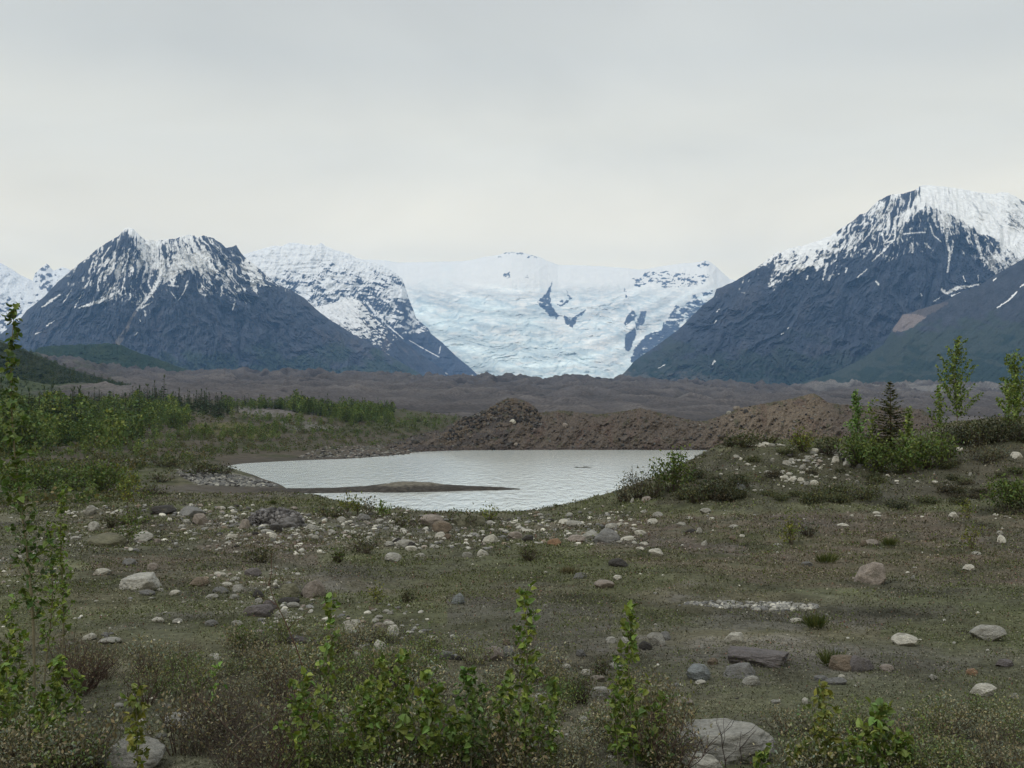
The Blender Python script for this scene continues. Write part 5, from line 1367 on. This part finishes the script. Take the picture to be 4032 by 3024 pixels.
# ---- shrubs -----------------------------------------------------------------------------------------
OLIVE = (.05, .056, .026); GREY = (.075, .075, .052); LIME = (.055, .08, .02); DARK = (.033, .038, .02)
SHR = [   # base bearing, width, height (print px), colour, leaf factor, label
 (1455, 1062, 96, 100, LIME, 1.0, 'light green poplar bush standing against the lake on the mound edge', 'p'),
 (1378, 1075, 80, 72, GREY, .6, 'sparse grey green willow leaning over the lake at the foot of the mound', ''),
 (1345, 1085, 44, 40, GREY, .5, 'lowest thin willow where the mound meets the lake', ''),
 (1412, 1075, 60, 50, OLIVE, .8, 'olive willow between the sparse willow and the light green bush', ''),
 (1505, 1086, 90, 46, OLIVE, 1.1, 'dark olive shrub below the light green poplar bush', ''),
 (1545, 1075, 100, 50, DARK, 1.1, 'broad dark shrub on the lake side of the mound', ''),
 (1590, 1062, 72, 38, DARK, 1.0, 'dark shrub beside the bluish grey stone on the mound', ''),
 (1612, 966, 100, 34, OLIVE, 1.0, 'low shrub topping the mound above the white ledge', ''),
 (1580, 966, 50, 22, DARK, 1.0, 'small dark shrub at the left tip of the mound crest', ''),
 (1660, 962, 60, 24, OLIVE, 1.0, 'flat shrub on the mound crest right of the white ledge', ''),
 (1735, 975, 60, 52, YGREEN, 1.0, 'yellow green bush on the mound crest', ''),
 (1785, 982, 100, 40, OLIVE, 1.0, 'olive shrub left of the green thicket on the mound', ''),
 (1850, 1010, 80, 90, LIME, 1.3, 'left bush of the green thicket around the spruce', 'p'),
 (1900, 1018, 90, 72, (.06, .085, .022), 1.3, 'bush in front of the spruce in the green thicket', 'p'),
 (1955, 1020, 96, 76, LIME, 1.3, 'middle bush of the green thicket right of the spruce', 'p'),
 (2005, 1012, 90, 92, (.062, .09, .024), 1.3, 'right bush of the green thicket', 'p'),
 (2042, 1000, 60, 70, LIME, 1.0, 'last bush of the green thicket towards the right edge', 'p'),
 (2085, 960, 130, 50, DARK, 1.2, 'wide dark shrub behind the grey dwarf willow', ''),
 (2150, 955, 130, 58, DARK, 1.2, 'dark brown shrub on the high bank at the right edge', ''),
 (2210, 955, 110, 62, DARK, 1.2, 'dark shrub cut by the right edge below the broad poplar', ''),
 (2118, 965, 60, 62, OLIVE, 1.0, 'olive bush standing before the dark bank at the right', ''),
 (2125, 1000, 120, 46, GREY, 1.0, 'grey brown dwarf willow on the open mound at the right', ''),
 (1855, 1080, 130, 42, OLIVE, 1.1, 'wide low dark willow in the middle of the mound slope', ''),
 (1770, 1072, 90, 26, OLIVE, 1.0, 'low tail of dark willow on the mound slope', ''),
 (2175, 1100, 110, 92, LIME, 1.2, 'green poplar bush at the right edge of the mound slope', 'p'),
 (2212, 1105, 80, 55, OLIVE, 1.0, 'olive willow at the right edge under the green bush', ''),
 (2180, 1112, 110, 24, DARK, 1.0, 'low dark ground shrub under the green bush at the right edge', ''),
 (1710, 1176, 48, 78, YGREEN, .8, 'upright yellow green willow alone in the right heath', 'u'),
 (1745, 1160, 60, 36, GREY, .7, 'faint grey willow right of the upright yellow green one', ''),
 (2098, 1185, 32, 62, YGREEN, .6, 'thin yellow green shoot on the far right heath', 'u'),
 (2090, 1120, 30, 40, YGREEN, .6, 'small pale shoot behind the thin one on the far right heath', 'u'),
 (1140, 1212, 60, 38, OLIVE, .7, 'faint olive willow in the middle of the heath', ''),
 (1000, 1132, 90, 28, OLIVE, 1.0, 'dark low willow on the lake lip beside the mossy boulder', ''),
 (1055, 1125, 50, 30, YGREEN, .6, 'thin twigs at the right of the mossy boulder on the lip', 'u'),
 (748, 1108, 42, 46, YGREEN, .5, 'thin shoots standing before the lake at the left lip', 'u'),
 (772, 1112, 26, 36, YGREEN, .5, 'second clump of thin shoots on the left lip', 'u'),
 (797, 1112, 26, 38, GREY, .5, 'little forked sapling silhouetted against the lake', 'u'),
 (826, 1118, 22, 36, GREEN, .5, 'small leafy sprig against the lake right of the forked one', 'u'),
 (715, 1116, 110, 20, OLIVE, .8, 'olive heath shrub on the left lip of the lake', ''),
 (880, 1138, 90, 26, OLIVE, .9, 'olive heath shrub on the lip in front of the water', ''),
 (785, 1195, 110, 40, OLIVE, .6, 'loose olive shrub left of the pale boulder between black rocks', ''),
 (560, 1215, 90, 44, OLIVE, .7, 'olive shrub among stones below the rubble heap', ''),
 (277, 1118, 26, 120, YGREEN, .7, 'tall thin yellow green willow on the left heath', 'u'),
 (277, 1180, 40, 72, LIME, .8, 'bright green shoot in front of the long black rock', 'u'),
 (240, 1140, 50, 30, OLIVE, 1.0, 'small dark bush beside the pale boulder at far left', ''),
 (292, 1135, 90, 30, LIME, .9, 'low green shrub before the long black rock', ''),
 (220, 1065, 110, 82, LIME, 1.2, 'large light green willow on the left plain', 'p'),
 (165, 1060, 90, 58, LIME, 1.0, 'light green willow left of the large one on the plain', 'p'),
 (268, 1062, 60, 60, YGREEN, .9, 'yellow green willow right of the large one on the plain', 'p'),
 (110, 1060, 110, 56, LIME, 1.1, 'green willow behind the tall left sapling', 'p'),
 (40, 1065, 120, 74, LIME, 1.2, 'green willow at the left edge of the plain', 'p'),
 (330, 1070, 80, 24, OLIVE, 1.0, 'low olive shrub on the plain left of the cobble bank', ''),
 (350, 1042, 60, 22, OLIVE, .9, 'small olive shrub on the edge of the cobble bank', ''),
 (420, 1022, 120, 28, OLIVE, 1.2, 'olive shrub along the top of the cobble bank', ''),
 (478, 1026, 70, 24, DARK, 1.0, 'dark shrub at the lakeward end of the cobble bank', ''),
 (355, 1008, 110, 24, OLIVE, 1.1, 'olive shrub at the landward end of the cobble bank', ''),
 (730, 1215, 48, 32, (.05, .065, .018), 1.0, 'small dark green juniper tuft in the heath left of centre', ''),
 (815, 1305, 30, 52, YGREEN, .6, 'thin willow shoot alone in the mossy hollow', 'u'),
 (880, 1302, 34, 30, OLIVE, .9, 'small olive tuft beside the thin willow shoot', ''),
 (525, 1400, 72, 56, LIME, 1.2, 'round green bush behind the foreground twigs left of centre', 'p'),
 (565, 1405, 50, 36, OLIVE, .9, 'dark low bush right of the round green one', ''),
 (1300, 1460, 50, 44, OLIVE, .8, 'brownish willow behind the right tall sapling', ''),
 (1255, 1520, 80, 70, OLIVE, .8, 'brown green willow between the tall saplings', ''),
]
SHMESH = {}
for i, (bx, by, wp, hp, colr, lf, lab, mode) in enumerate(SHR):
    p = hit(bx, by)
    if p is None: continue
    q = K / F * p[1]; W, H = wp * q, hp * q
    lsz = float(np.clip(.0026 * p[1], .022, .36)) * (1.15 if mode == 'p' else 1.0)
    n = int(np.clip(1.25 * lf * (wp * hp) / (lsz / q) ** 2 * 3.0, 160, 4200))
    thick = max(.0022, .00017 * p[1])
    if mode == 'u':
        parts = shrub(W, H, 900 + i, max(6, int(wp / 4)), n, lsz, colr, (.07, .055, .04), 1.0, .2, thick)
    else:
        parts = shrub(W, H, 900 + i, 34, int(n * 1.2), lsz, colr, (.055, .042, .034), .5, .12 if mode == 'p' else .05, thick, broad=.62 if mode == 'p' else .5)
    plant('willow_shrub', p - np.array([0, 0, .01 * H]), lab, 'shrub', parts, 'willows and shrubs on the heath')

r5 = np.random.default_rng(55)
DKM = [shrub(1.5, .55, 1100 + k, 30, 900, .10, c_, (.045, .036, .03), .4, .05, .008) for k, c_ in enumerate([(.034, .038, .02), (.045, .048, .026), (.04, .036, .024), (.052, .058, .028)])]
for k in range(66):
    x, y = [(r5.uniform(1470, 1610), r5.uniform(1030, 1085)), (r5.uniform(1600, 2220), r5.uniform(972, 1050)), (r5.uniform(1650, 2220), r5.uniform(1060, 1100))][k % 3]
    p = hit(x, y)
    if p is None: continue
    wh = 'low dark heath shrub on the lakeward foot of the right mound' if k % 3 == 0 else 'low dark heath shrub on the crest of the right mound' if k % 3 == 1 else 'low dark heath shrub on the lower slope of the right mound'
    s = r5.uniform(.5, 1.1) * (.8 if k % 3 == 0 else .85)
    plant('heath_shrub', p - np.array([0, 0, .05]), wh, 'shrub', DKM[int(r5.integers(0, 4))], wh.replace('shrub', 'shrubs'), r5.uniform(0, 6.28), (s, s, s * r5.uniform(.6, 1.0)))
# grass tufts
for i, (bx, by, wp, hp, lab) in enumerate([(1785, 1216, 56, 26, 'round dark green grass tuft right of centre in the reddish heath'), (1922, 1178, 36, 20, 'small dark green grass tuft beside a tan stone on the right heath'), (1762, 1356, 48, 34, 'green grass tuft at the right of the cream flat stone'),
        (1230, 1240, 60, 18, 'brown grass hummock in the middle of the heath'), (1800, 1440, 60, 40, 'grass clump behind the long dark slab'), (590, 1090, 14, 12, 'tiny dark tuft on the grey strip by the spit')]):
    p = hit(bx, by)
    q = K / F * p[1]
    o = link('grass_tuft', tuft(wp * q, hp * q, 950 + i, 300, (.05, .06, .018) if i != 3 else (.07, .06, .035)))
    o.location = p; tag(o, lab, 'grass tuft', 'grass tufts on the heath')

# ---- foreground thicket of twiggy dwarf willow ---------------------------------------------------------
THM = [shrub(.62, .42, 1000 + k, 24, 640, .027, c_, (.06, .045, .036), .5, .15, .0018) for k, c_ in enumerate([(.11, .122, .056), (.09, .108, .04), (.14, .138, .088), (.07, .10, .032), (.115, .105, .07), (.15, .15, .105)])]
BRM = [shrub(.7, .5, 1020 + k, 26, 260, .022, (.11, .105, .065), tw, .6, .4, .0024, bare=True) for k, tw in enumerate([(.062, .042, .034), (.06, .048, .04), (.085, .072, .06)])]
seats = []
r = np.random.default_rng(71)
for poly, n in (([(150, 1440), (480, 1410), (640, 1430), (1000, 1465), (1450, 1520), (1480, 1720), (130, 1720)], 165), ([(1480, 1600), (2230, 1540), (2230, 1730), (1480, 1720)], 64), ([(0, 1430), (160, 1440), (160, 1720), (0, 1720)], 14), ([(480, 1380), (1250, 1390), (1250, 1480), (480, 1440)], 22)):
    k = 0
    xs_ = [q[0] for q in poly]; ys_ = [q[1] for q in poly]
    while k < n:
        x, y = r.uniform(min(xs_), max(xs_)), r.uniform(min(ys_), max(ys_))
        if inside(np.array([x]), np.array([y]), [(float(a_), float(b_)) for a_, b_ in poly])[0]:
            if not (1480 < x < 1720 and y > 1590) and not (190 < x < 370 and y > 1565):
                seats.append((x, y)); k += 1
places = ['in the lower left thicket', 'below the middle saplings', 'at the lower right']
for x, y in seats:
    yy = y if y < 1659 else 1659 + (y - 1659) * .6
    p = hit(x, yy)
    red = (150 < x < 320 and 1440 < y < 1600) or (420 < x < 640 and y > 1520)
    bare = red or r.random() < .07
    m_ = BRM[0 if (150 < x < 320) else r.integers(0, 3)] if bare else THM[r.integers(0, 6)]
    s = r.uniform(.55, 1.15) * (1 if x < 1480 else .75)
    wh = 'in the lower left thicket' if x < 640 else 'around the middle saplings' if x < 1480 else 'at the lower right of the heath'
    lab = ('bare reddish brown twiggy bush ' if bare and x < 320 else 'bare grey brown twiggy bush ' if bare else 'low dwarf willow with fine olive leaves ') + wh
    plant('bare_shrub' if bare else 'dwarf_willow', p - np.array([0, 0, .02]), lab, 'shrub', m_, lab.replace('bush', 'bushes').replace('willow', 'willows'), r.uniform(0, 6.28), (s, s, s * r.uniform(.8, 1.15)))
# bare leaning twigs seen one by one
def twig(base, pts_, lab, col, rad=.004, forks=4, seed=1):
    r = np.random.default_rng(seed); p = hit(*base); b = Build()
    path = np.array([p] + [at(x, y, p[1]) for x, y in pts_]) - p
    b.tube(path, np.linspace(rad, rad * .35, len(path)), 5, col)
    for k in range(forks):
        i = r.integers(1, len(path)); d = r.normal(size=3); d[2] = abs(d[2]) + .6; d[1] *= .4; d /= np.linalg.norm(d)
        q = path[i] * .7 + path[i - 1] * .3
        b.tube(q + d * r.uniform(.12, .3) * np.linspace(0, 1, 4)[:, None] + r.normal(size=(4, 3)) * .008, np.linspace(rad * .5, rad * .25, 4), 4, np.asarray(col) * .9)
    plant('bare_twig', p, lab, 'twig', [('stem', b.mesh('stem', M_BARK))])
twig((636, 1659), [(640, 1600), (660, 1530), (664, 1470), (640, 1400), (615, 1340), (590, 1290), (580, 1255)], 'long bare reddish twig leaning left in front of the purplish boulder', (.075, .04, .03), .006, 5, 3)
twig((1568, 1659), [(1566, 1640), (1560, 1610), (1557, 1580)], 'dark upright twig before the left part of the cracked slab', (.04, .03, .028), .004, 5, 4)
twig((1540, 1659), [(1532, 1640), (1520, 1615), (1512, 1592)], 'dark twig leaning left before the cracked slab', (.04, .03, .028), .004, 4, 5)
twig((1600, 1659), [(1602, 1640), (1598, 1610), (1601, 1580)], 'forked dark twig before the middle of the cracked slab', (.04, .03, .028), .004, 4, 6)
twig((480, 1659), [(500, 1620), (540, 1580), (600, 1540), (640, 1500)], 'grey arching twig at the bottom left of the thicket', (.11, .09, .075), .006, 6, 7)
twig((560, 1659), [(520, 1600), (470, 1550), (430, 1510), (405, 1470)], 'brown arching twig crossing the pale stone at the lower left', (.07, .05, .04), .006, 6, 8)
twig((470, 1640), [(440, 1590), (410, 1540), (390, 1480), (370, 1440)], 'dark leaning twig left of the white block', (.05, .04, .035), .005, 6, 9)
twig((1990, 1659), [(1970, 1620), (1940, 1580), (1900, 1550)], 'bare pale twig at the lower right corner', (.12, .10, .09), .004, 4, 10)

# ---- heath cover: leaves, moss sprigs and dry litter --------------------------------------------------
def heath(n=860000):
    r = np.random.default_rng(9)
    a = r.uniform(-1, 1, n); ly = np.log(4.6) + (np.log(105) - np.log(4.6)) * r.random(n) ** 1.0
    y = np.exp(ly); x = a * (.60 * y + 3.5); z = ground_z(x, y)
    ok = (z > .3) & ~((y > 62) & (z < 1.2))
    x, y, z = x[ok], y[ok], z[ok]
    u = np.clip(np.interp(x / y, GA, np.arange(NU)).astype(int), 0, NU - 1); v = np.clip(((np.log(y) - GV[0]) / (GV[1] - GV[0])).astype(int), 0, NV - 1)
    base = np.clip(gc[v, u], .01, .5)
    patch = fbm(x * .5, y * .5, 4, 270) + .6 * fbm(x * 2.2, y * 2.2, 3, 271)
    keep = r.random(len(x)) < np.clip(.72 + patch * 1.5 + .5 * sstep(16, 8, y), .06, 1)
    x, y, z, base, patch = x[keep], y[keep], z[keep], base[keep], patch[keep]
    n = len(x)
    S = np.maximum(.016, .0018 * y) * r.uniform(.6, 1.5, n)
    A = r.normal(size=(n, 3)); A[:, 2] = np.abs(A[:, 2]) * 1.0 + .1
    N_ = r.normal(size=(n, 3)) * .8; N_[:, 2] += .7
    tall = np.clip(patch + .1, 0, 1)
    P = np.stack([x, y, z + r.random(n) ** 1.6 * (.015 + .19 * tall) - .004], 1)
    dry = r.random(n) < .085
    col = base * np.exp(r.normal(0, .40, (n, 1))) * 1.1
    col[dry] = np.array([.17, .155, .125]) * r.uniform(.4, 1.3, (dry.sum(), 1))
    lush = (r.random(n) < .3) & (patch > .05)
    col[lush] = np.array([.066, .082, .026]) * r.uniform(.6, 1.5, (lush.sum(), 1))
    rust = (r.random(n) < .03)
    col[rust] = np.array([.12, .07, .055]) * r.uniform(.6, 1.4, (rust.sum(), 1))
    b = Build(); b.leaves(P, A, N_, S, S * r.uniform(.35, .7, n), col, .15, True)
    tag(link('heath_plants', b.mesh('heath_plants', M_COVER, False)), 'low heath of mosses, dry litter and small leaves over the ground', kind='stuff')
heath()

# ---- woods on the left shore ------------------------------------------------------------------------------
LEAFC = [(.07, .10, .028), (.058, .086, .026), (.085, .115, .034), (.052, .074, .026)]
def small_tree(kind, seed, n=150):
    r = np.random.default_rng(seed)
    b = Build()
    if kind == 'spruce':
        for k in range(11):
            t = k / 11
            for j in range(7):
                az = r.uniform(0, 6.28); L = (.22 * (1 - t) ** .9 + .02) * r.uniform(.7, 1.2)
                b.leaves(np.array([[0, 0, .08 + .9 * t]]), np.array([[math.cos(az), math.sin(az), -.35 + .5 * t]]), np.array([[0, 0, 1.]]) + r.normal(size=(1, 3)) * .4, L, L * .5, hues(1, (.034, .052, .027), r, .35), .2, True)
        b.leaves(np.array([[0, 0, .86]] * 5), r.normal(size=(5, 3)) * .2 + np.array([0, 0, 1.]), unit(5, r), .16, .03, hues(5, (.034, .052, .027), r), .1, True)
        b.tube([[0, 0, 0], [0, 0, .9]], [.02, .004], 4, (.05, .04, .03))
    else:
        t = r.random(n); w_ = .30 * np.sin(np.pi * np.clip(t * .85 + .12, 0, 1)) ** .8
        az = r.uniform(0, 6.28, n); rr = w_ * r.random(n) ** .4
        P = np.stack([np.cos(az) * rr, np.sin(az) * rr, .06 + .94 * t], 1)
        A = r.normal(size=(n, 3)) * .7 + np.array([0, 0, .5])
        S = r.uniform(.06, .13, n)
        b.leaves(P, A, r.normal(size=(n, 3)), S, S * .75, hues(n, LEAFC[seed % 4], r, .45, .3), .2, True)
        b.tube([[0, 0, 0], [0.02, 0, .8]], [.014, .004], 4, (.10, .09, .075))
    return b
PROTO = {'spruce': [small_tree('spruce', 60 + k) for k in range(5)], 'poplar': [small_tree('poplar', 80 + k) for k in range(7)]}
PMESH = {k: [b.mesh(k + '_tree', M_SHRUB, False) for b in v] for k, v in PROTO.items()}
def woods():
    r = np.random.default_rng(33)
    cand = []
    for kind, poly, n, hmin, hmax in (
        ('poplar', [(-80, 995), (0, 985), (150, 962), (262, 970), (300, 945), (417, 920), (405, 898), (340, 882), (200, 874), (-80, 872)], 1500, 2.4, 7.0),
        ('spruce', [(-80, 960), (150, 940), (280, 930), (400, 905), (360, 880), (200, 872), (-80, 872)], 170, 6, 10.5),
        ('spruce', [(150, 872), (300, 860), (390, 869), (480, 881), (515, 892), (470, 906), (420, 892), (330, 877)], 210, 4.0, 8.5),
        ('poplar', [(480, 876), (600, 872), (720, 880), (850, 888), (845, 905), (760, 914), (700, 902), (600, 884), (480, 886)], 620, 2.0, 6.0),
        ('spruce', [(480, 876), (600, 872), (720, 880), (850, 888), (845, 905), (700, 902), (600, 884), (480, 886)], 200, 3.5, 7.5),
        ('poplar', [(400, 925), (620, 930), (600, 955), (420, 955)], 90, .8, 2.4), ('poplar', [(-80, 1000), (280, 972), (420, 925), (470, 940), (300, 990), (-80, 1015)], 130, .8, 3.0), ('poplar', [(480, 900), (860, 905), (1000, 905), (940, 925), (600, 918)], 200, 1.0, 3.5), ('poplar', [(560, 915), (700, 930), (860, 925), (800, 945), (600, 940)], 60, 1.0, 2.4),
        ('poplar', [(0, 1050), (300, 1045), (300, 1070), (0, 1075)], 36, .9, 2.2)):
        pl = [(float(a_), float(b_)) for a_, b_ in poly]
        q = pts_in(pl, n)
        # stands vary: taller in some spots, thinning to bushes in others
        st = fbm(q[:, 0] * .03, q[:, 1] * .02, 3, 280)
        for p, s_ in zip(q, st):
            if s_ < -.28 and r.random() < .75: continue
            cand.append((kind, p, (hmin + (hmax - hmin) * r.random() ** 1.6) * (1 + .9 * s_) * (1.5 if r.random() < .04 else 1)))
    cand.sort(key=lambda c: -c[2] / c[1][1])
    used_ = {'poplar': 0, 'spruce': 0}; rest = Build()
    for kind, p, h in cand:
        lim = 255 if kind == 'poplar' else 250
        k = int(r.integers(0, len(PROTO[kind])))
        rz = r.uniform(0, 6.28); sx = h * r.uniform(.8, 1.3)
        if used_[kind] < lim:
            used_[kind] += 1
            o = link(kind + '_tree', PMESH[kind][k]); o.location = p - np.array([0, 0, .1]); o.scale = (sx, sx, h); o.rotation_euler = (0, 0, rz)
            dx, dy = seen(*p)
            wh = 'on the open left plain' if dy > 1040 else ('at the front of the left shore thicket' if dy > 930 else 'in the thicket behind the left shore') if dx < 430 else 'on the grassy bank beyond the left shore' if dy > 912 else 'in the dark tree line under the moraine'
            lab = ('young light green poplar ' if kind == 'poplar' else 'small pointed dark spruce ') + wh
            tag(o, lab, kind, lab.replace('young light green poplar', 'poplars').replace('small pointed dark spruce', 'spruces'))
        else:
            b = PROTO[kind][k]; V = np.concatenate(b.V); C_ = np.concatenate(b.C)
            c_, s_ = math.cos(rz), math.sin(rz)
            Q = np.stack([(V[:, 0] * c_ - V[:, 1] * s_) * sx, (V[:, 0] * s_ + V[:, 1] * c_) * sx, V[:, 2] * h], 1) + p
            rest.add(Q, [np.concatenate([f for f in b.P if f.shape[1] == 4])], C_ * r.uniform(.8, 1.2))
    # low brush over the shore slopes and the hillside behind
    tiny = []
    for k in range(8):
        rr_ = np.random.default_rng(400 + k); n_ = 44
        az = rr_.uniform(0, 6.28, n_); ra = .55 * rr_.random(n_) ** .5; h_ = (1 - (ra / .6) ** 2) * rr_.random(n_) ** .6
        tiny.append((np.stack([np.cos(az) * ra, np.sin(az) * ra, h_], 1), rr_.normal(size=(n_, 3)) + np.array([0, 0, .6]), rr_.normal(size=(n_, 3)), rr_.uniform(.14, .3, n_)))
    def brush(p, h, w_, colr):
        P_, A_, N_, S_ = tiny[int(r.integers(0, 8))]
        rest.leaves(P_ * np.array([w_, w_, h]) + p, A_, N_, S_ * (h + w_) * .5, S_ * (h + w_) * .35, hues(len(P_), colr, r, .4, .35), .1, True)
    OL = [(.055, .074, .024), (.066, .084, .028), (.05, .056, .024), (.07, .066, .036)]
    for poly, n_, h0, h1 in (([(-80, 1012), (260, 985), (420, 930), (600, 915), (1000, 900), (960, 950), (760, 968), (500, 985), (420, 1000), (200, 1030), (-80, 1045)], 1500, .4, 1.6),
                             ([(-80, 880), (300, 862), (500, 880), (860, 888), (1010, 900), (900, 935), (430, 940), (200, 980), (-80, 1000)], 900, .6, 2.4), ([(-80, 1040), (320, 1035), (330, 1085), (-80, 1095)], 260, .3, .9)):
        for p in pts_in(poly, n_):
            if p[2] > .5:
                h = h0 + (h1 - h0) * r.random() ** 2; brush(p - np.array([0, 0, .1]), h, h * r.uniform(.8, 1.8), OL[int(r.integers(0, 4))])
    H_ = BRUSHHILL; ni, nj = H_.shape[:2]
    for _ in range(3000):
        p = H_[int(r.integers(int(ni * .15), ni)), int(r.integers(0, nj))]
        h = r.uniform(2.2, 5.5) * (1.5 if r.random() < .1 else 1)
        brush(p - np.array([0, 0, .4]), h, h * r.uniform(.45, .9), [(.03, .045, .02), (.042, .056, .024), (.024, .036, .02)][int(r.integers(0, 3))])
    if rest.n:
        tag(link('woodland', rest.mesh('woodland', M_SHRUB, False)), 'dense wood of small trees on the left shore and along the foot of the moraine', kind='stuff')
woods()
# ================================================================ air, light, camera
SUN_EL, SUN_AZ = math.radians(54), math.radians(-122)         # azimuth from +Y (the view direction), to the left
def volume_box():
    x0, x1, y0, y1, z0, z1 = -13000, 13000, -400, 20500, -16, 3300
    V = np.array([[x, y, z] for z in (z0, z1) for y in (y0, y1) for x in (x0, x1)], float)
    Fq = np.array([[0, 2, 3, 1], [4, 5, 7, 6], [0, 1, 5, 4], [2, 6, 7, 3], [0, 4, 6, 2], [1, 3, 7, 5]])
    m, nt, N, L = new_mat('valley_haze')
    out = N.new('ShaderNodeOutputMaterial'); v = N.new('ShaderNodeVolumePrincipled')
    v.inputs['Color'].default_value = (.28, .54, 1.0, 1); v.inputs['Density'].default_value = 3.4e-5
    L.new(v.outputs[0], out.inputs['Volume'])
    o = link('haze', np_mesh('haze', V, [Fq], m, False))
    tag(o, 'thin blue haze filling the valley', kind='stuff')
volume_box()

w = bpy.data.worlds.new('World'); scene.world = w; w.use_nodes = True
nt = w.node_tree; N, L = nt.nodes, nt.links; N.clear()
out = N.new('ShaderNodeOutputWorld')
sky = N.new('ShaderNodeTexSky'); sky.sky_type = 'NISHITA'; sky.sun_disc = False
sky.sun_elevation = SUN_EL; sky.sun_rotation = SUN_AZ; sky.altitude = 400
bs = N.new('ShaderNodeBackground'); bs.inputs['Strength'].default_value = .05
L.new(sky.outputs[0], bs.inputs['Color'])
tc = N.new('ShaderNodeTexCoord'); sp = N.new('ShaderNodeSeparateXYZ'); L.new(tc.outputs['Generated'], sp.inputs[0])
cr = N.new('ShaderNodeValToRGB'); cr.color_ramp.interpolation = 'EASE'
els = cr.color_ramp.elements
stops = [(0.0, (1.62, 1.38, .80)), (.08, (1.50, 1.30, .81)), (.17, (1.20, 1.07, .78)), (.26, (.94, .89, .73)), (.34, (.745, .73, .645)), (.42, (.68, .67, .615)), (.62, (.92, .94, .90)), (1.0, (1.16, 1.18, 1.13))]
els[0].position, els[0].color = stops[0][0], stops[0][1] + (1,)
els[1].position, els[1].color = stops[-1][0], stops[-1][1] + (1,)
for p_, c_ in stops[1:-1]:
    e_ = els.new(p_); e_.color = c_ + (1,)
L.new(sp.outputs['Z'], cr.inputs[0])
# cloud layer: directions projected on a flat ceiling
za = N.new('ShaderNodeMath'); za.operation = 'ADD'; za.inputs[1].default_value = .16; L.new(sp.outputs['Z'], za.inputs[0])
zm = N.new('ShaderNodeMath'); zm.operation = 'MAXIMUM'; zm.inputs[1].default_value = .05; L.new(za.outputs[0], zm.inputs[0])
dv = N.new('ShaderNodeMath'); dv.operation = 'DIVIDE'; dv.inputs[0].default_value = 1; L.new(zm.outputs[0], dv.inputs[1])
sv = N.new('ShaderNodeVectorMath'); sv.operation = 'SCALE'; L.new(tc.outputs['Generated'], sv.inputs[0]); L.new(dv.outputs[0], sv.inputs['Scale'])
mp = N.new('ShaderNodeMapping'); mp.inputs['Scale'].default_value = (.85, .8, 0); mp.inputs['Rotation'].default_value = (0, 0, .35); L.new(sv.outputs[0], mp.inputs['Vector'])
cn = N.new('ShaderNodeTexNoise'); cn.inputs['Scale'].default_value = 1.3; cn.inputs['Detail'].default_value = 5; cn.inputs['Roughness'].default_value = .5; cn.inputs['Distortion'].default_value = .4
L.new(mp.outputs[0], cn.inputs['Vector'])
cm = N.new('ShaderNodeMapRange'); cm.inputs['From Min'].default_value = .3; cm.inputs['From Max'].default_value = .7; cm.inputs['To Min'].default_value = .88; cm.inputs['To Max'].default_value = 1.06
L.new(cn.outputs['Fac'], cm.inputs['Value'])
cs = N.new('ShaderNodeVectorMath'); cs.operation = 'SCALE'; L.new(cr.outputs[0], cs.inputs[0]); L.new(cm.outputs[0], cs.inputs['Scale'])
bc = N.new('ShaderNodeBackground'); bc.inputs['Strength'].default_value = 1.12; L.new(cs.outputs[0], bc.inputs['Color'])
mxs = N.new('ShaderNodeMixShader'); mxs.inputs[0].default_value = .95
L.new(bs.outputs[0], mxs.inputs[1]); L.new(bc.outputs[0], mxs.inputs[2]); L.new(mxs.outputs[0], out.inputs[0])

sd = bpy.data.lights.new('sun', 'SUN'); sd.energy = 1.4; sd.angle = math.radians(18); sd.color = (1, .96, .9)
so = bpy.data.objects.new('sun', sd); COL.objects.link(so)
so.location = (-300, 200, 600)
so.rotation_euler = (math.pi / 2 - SUN_EL, 0, math.pi - SUN_AZ) 

cam = bpy.data.cameras.new('camera'); co = bpy.data.objects.new('camera', cam); COL.objects.link(co)
co.location = (0, 0, CZ); co.rotation_euler = (math.pi / 2 + TH, 0, 0)
cam.sensor_fit = 'HORIZONTAL'; cam.sensor_width = 36; cam.lens = F / 4032 * 36
cam.clip_start = .1; cam.clip_end = 60000
scene.camera = co

vs = scene.view_settings
vs.view_transform = 'Standard'; vs.look = 'None'; vs.exposure = 0; vs.gamma = 1; vs.use_curve_mapping = False
cy = scene.cycles
cy.use_denoising = True
cy.denoiser = 'OPENIMAGEDENOISE'; cy.denoising_input_passes = 'RGB_ALBEDO_NORMAL'; cy.denoising_prefilter = 'ACCURATE'
cy.max_bounces = 6; cy.diffuse_bounces = 3; cy.glossy_bounces = 2; cy.transmission_bounces = 3; cy.volume_bounces = 1; cy.transparent_max_bounces = 4
cy.use_adaptive_sampling = True; cy.adaptive_threshold = .01
cy.caustics_reflective = False; cy.caustics_refractive = False
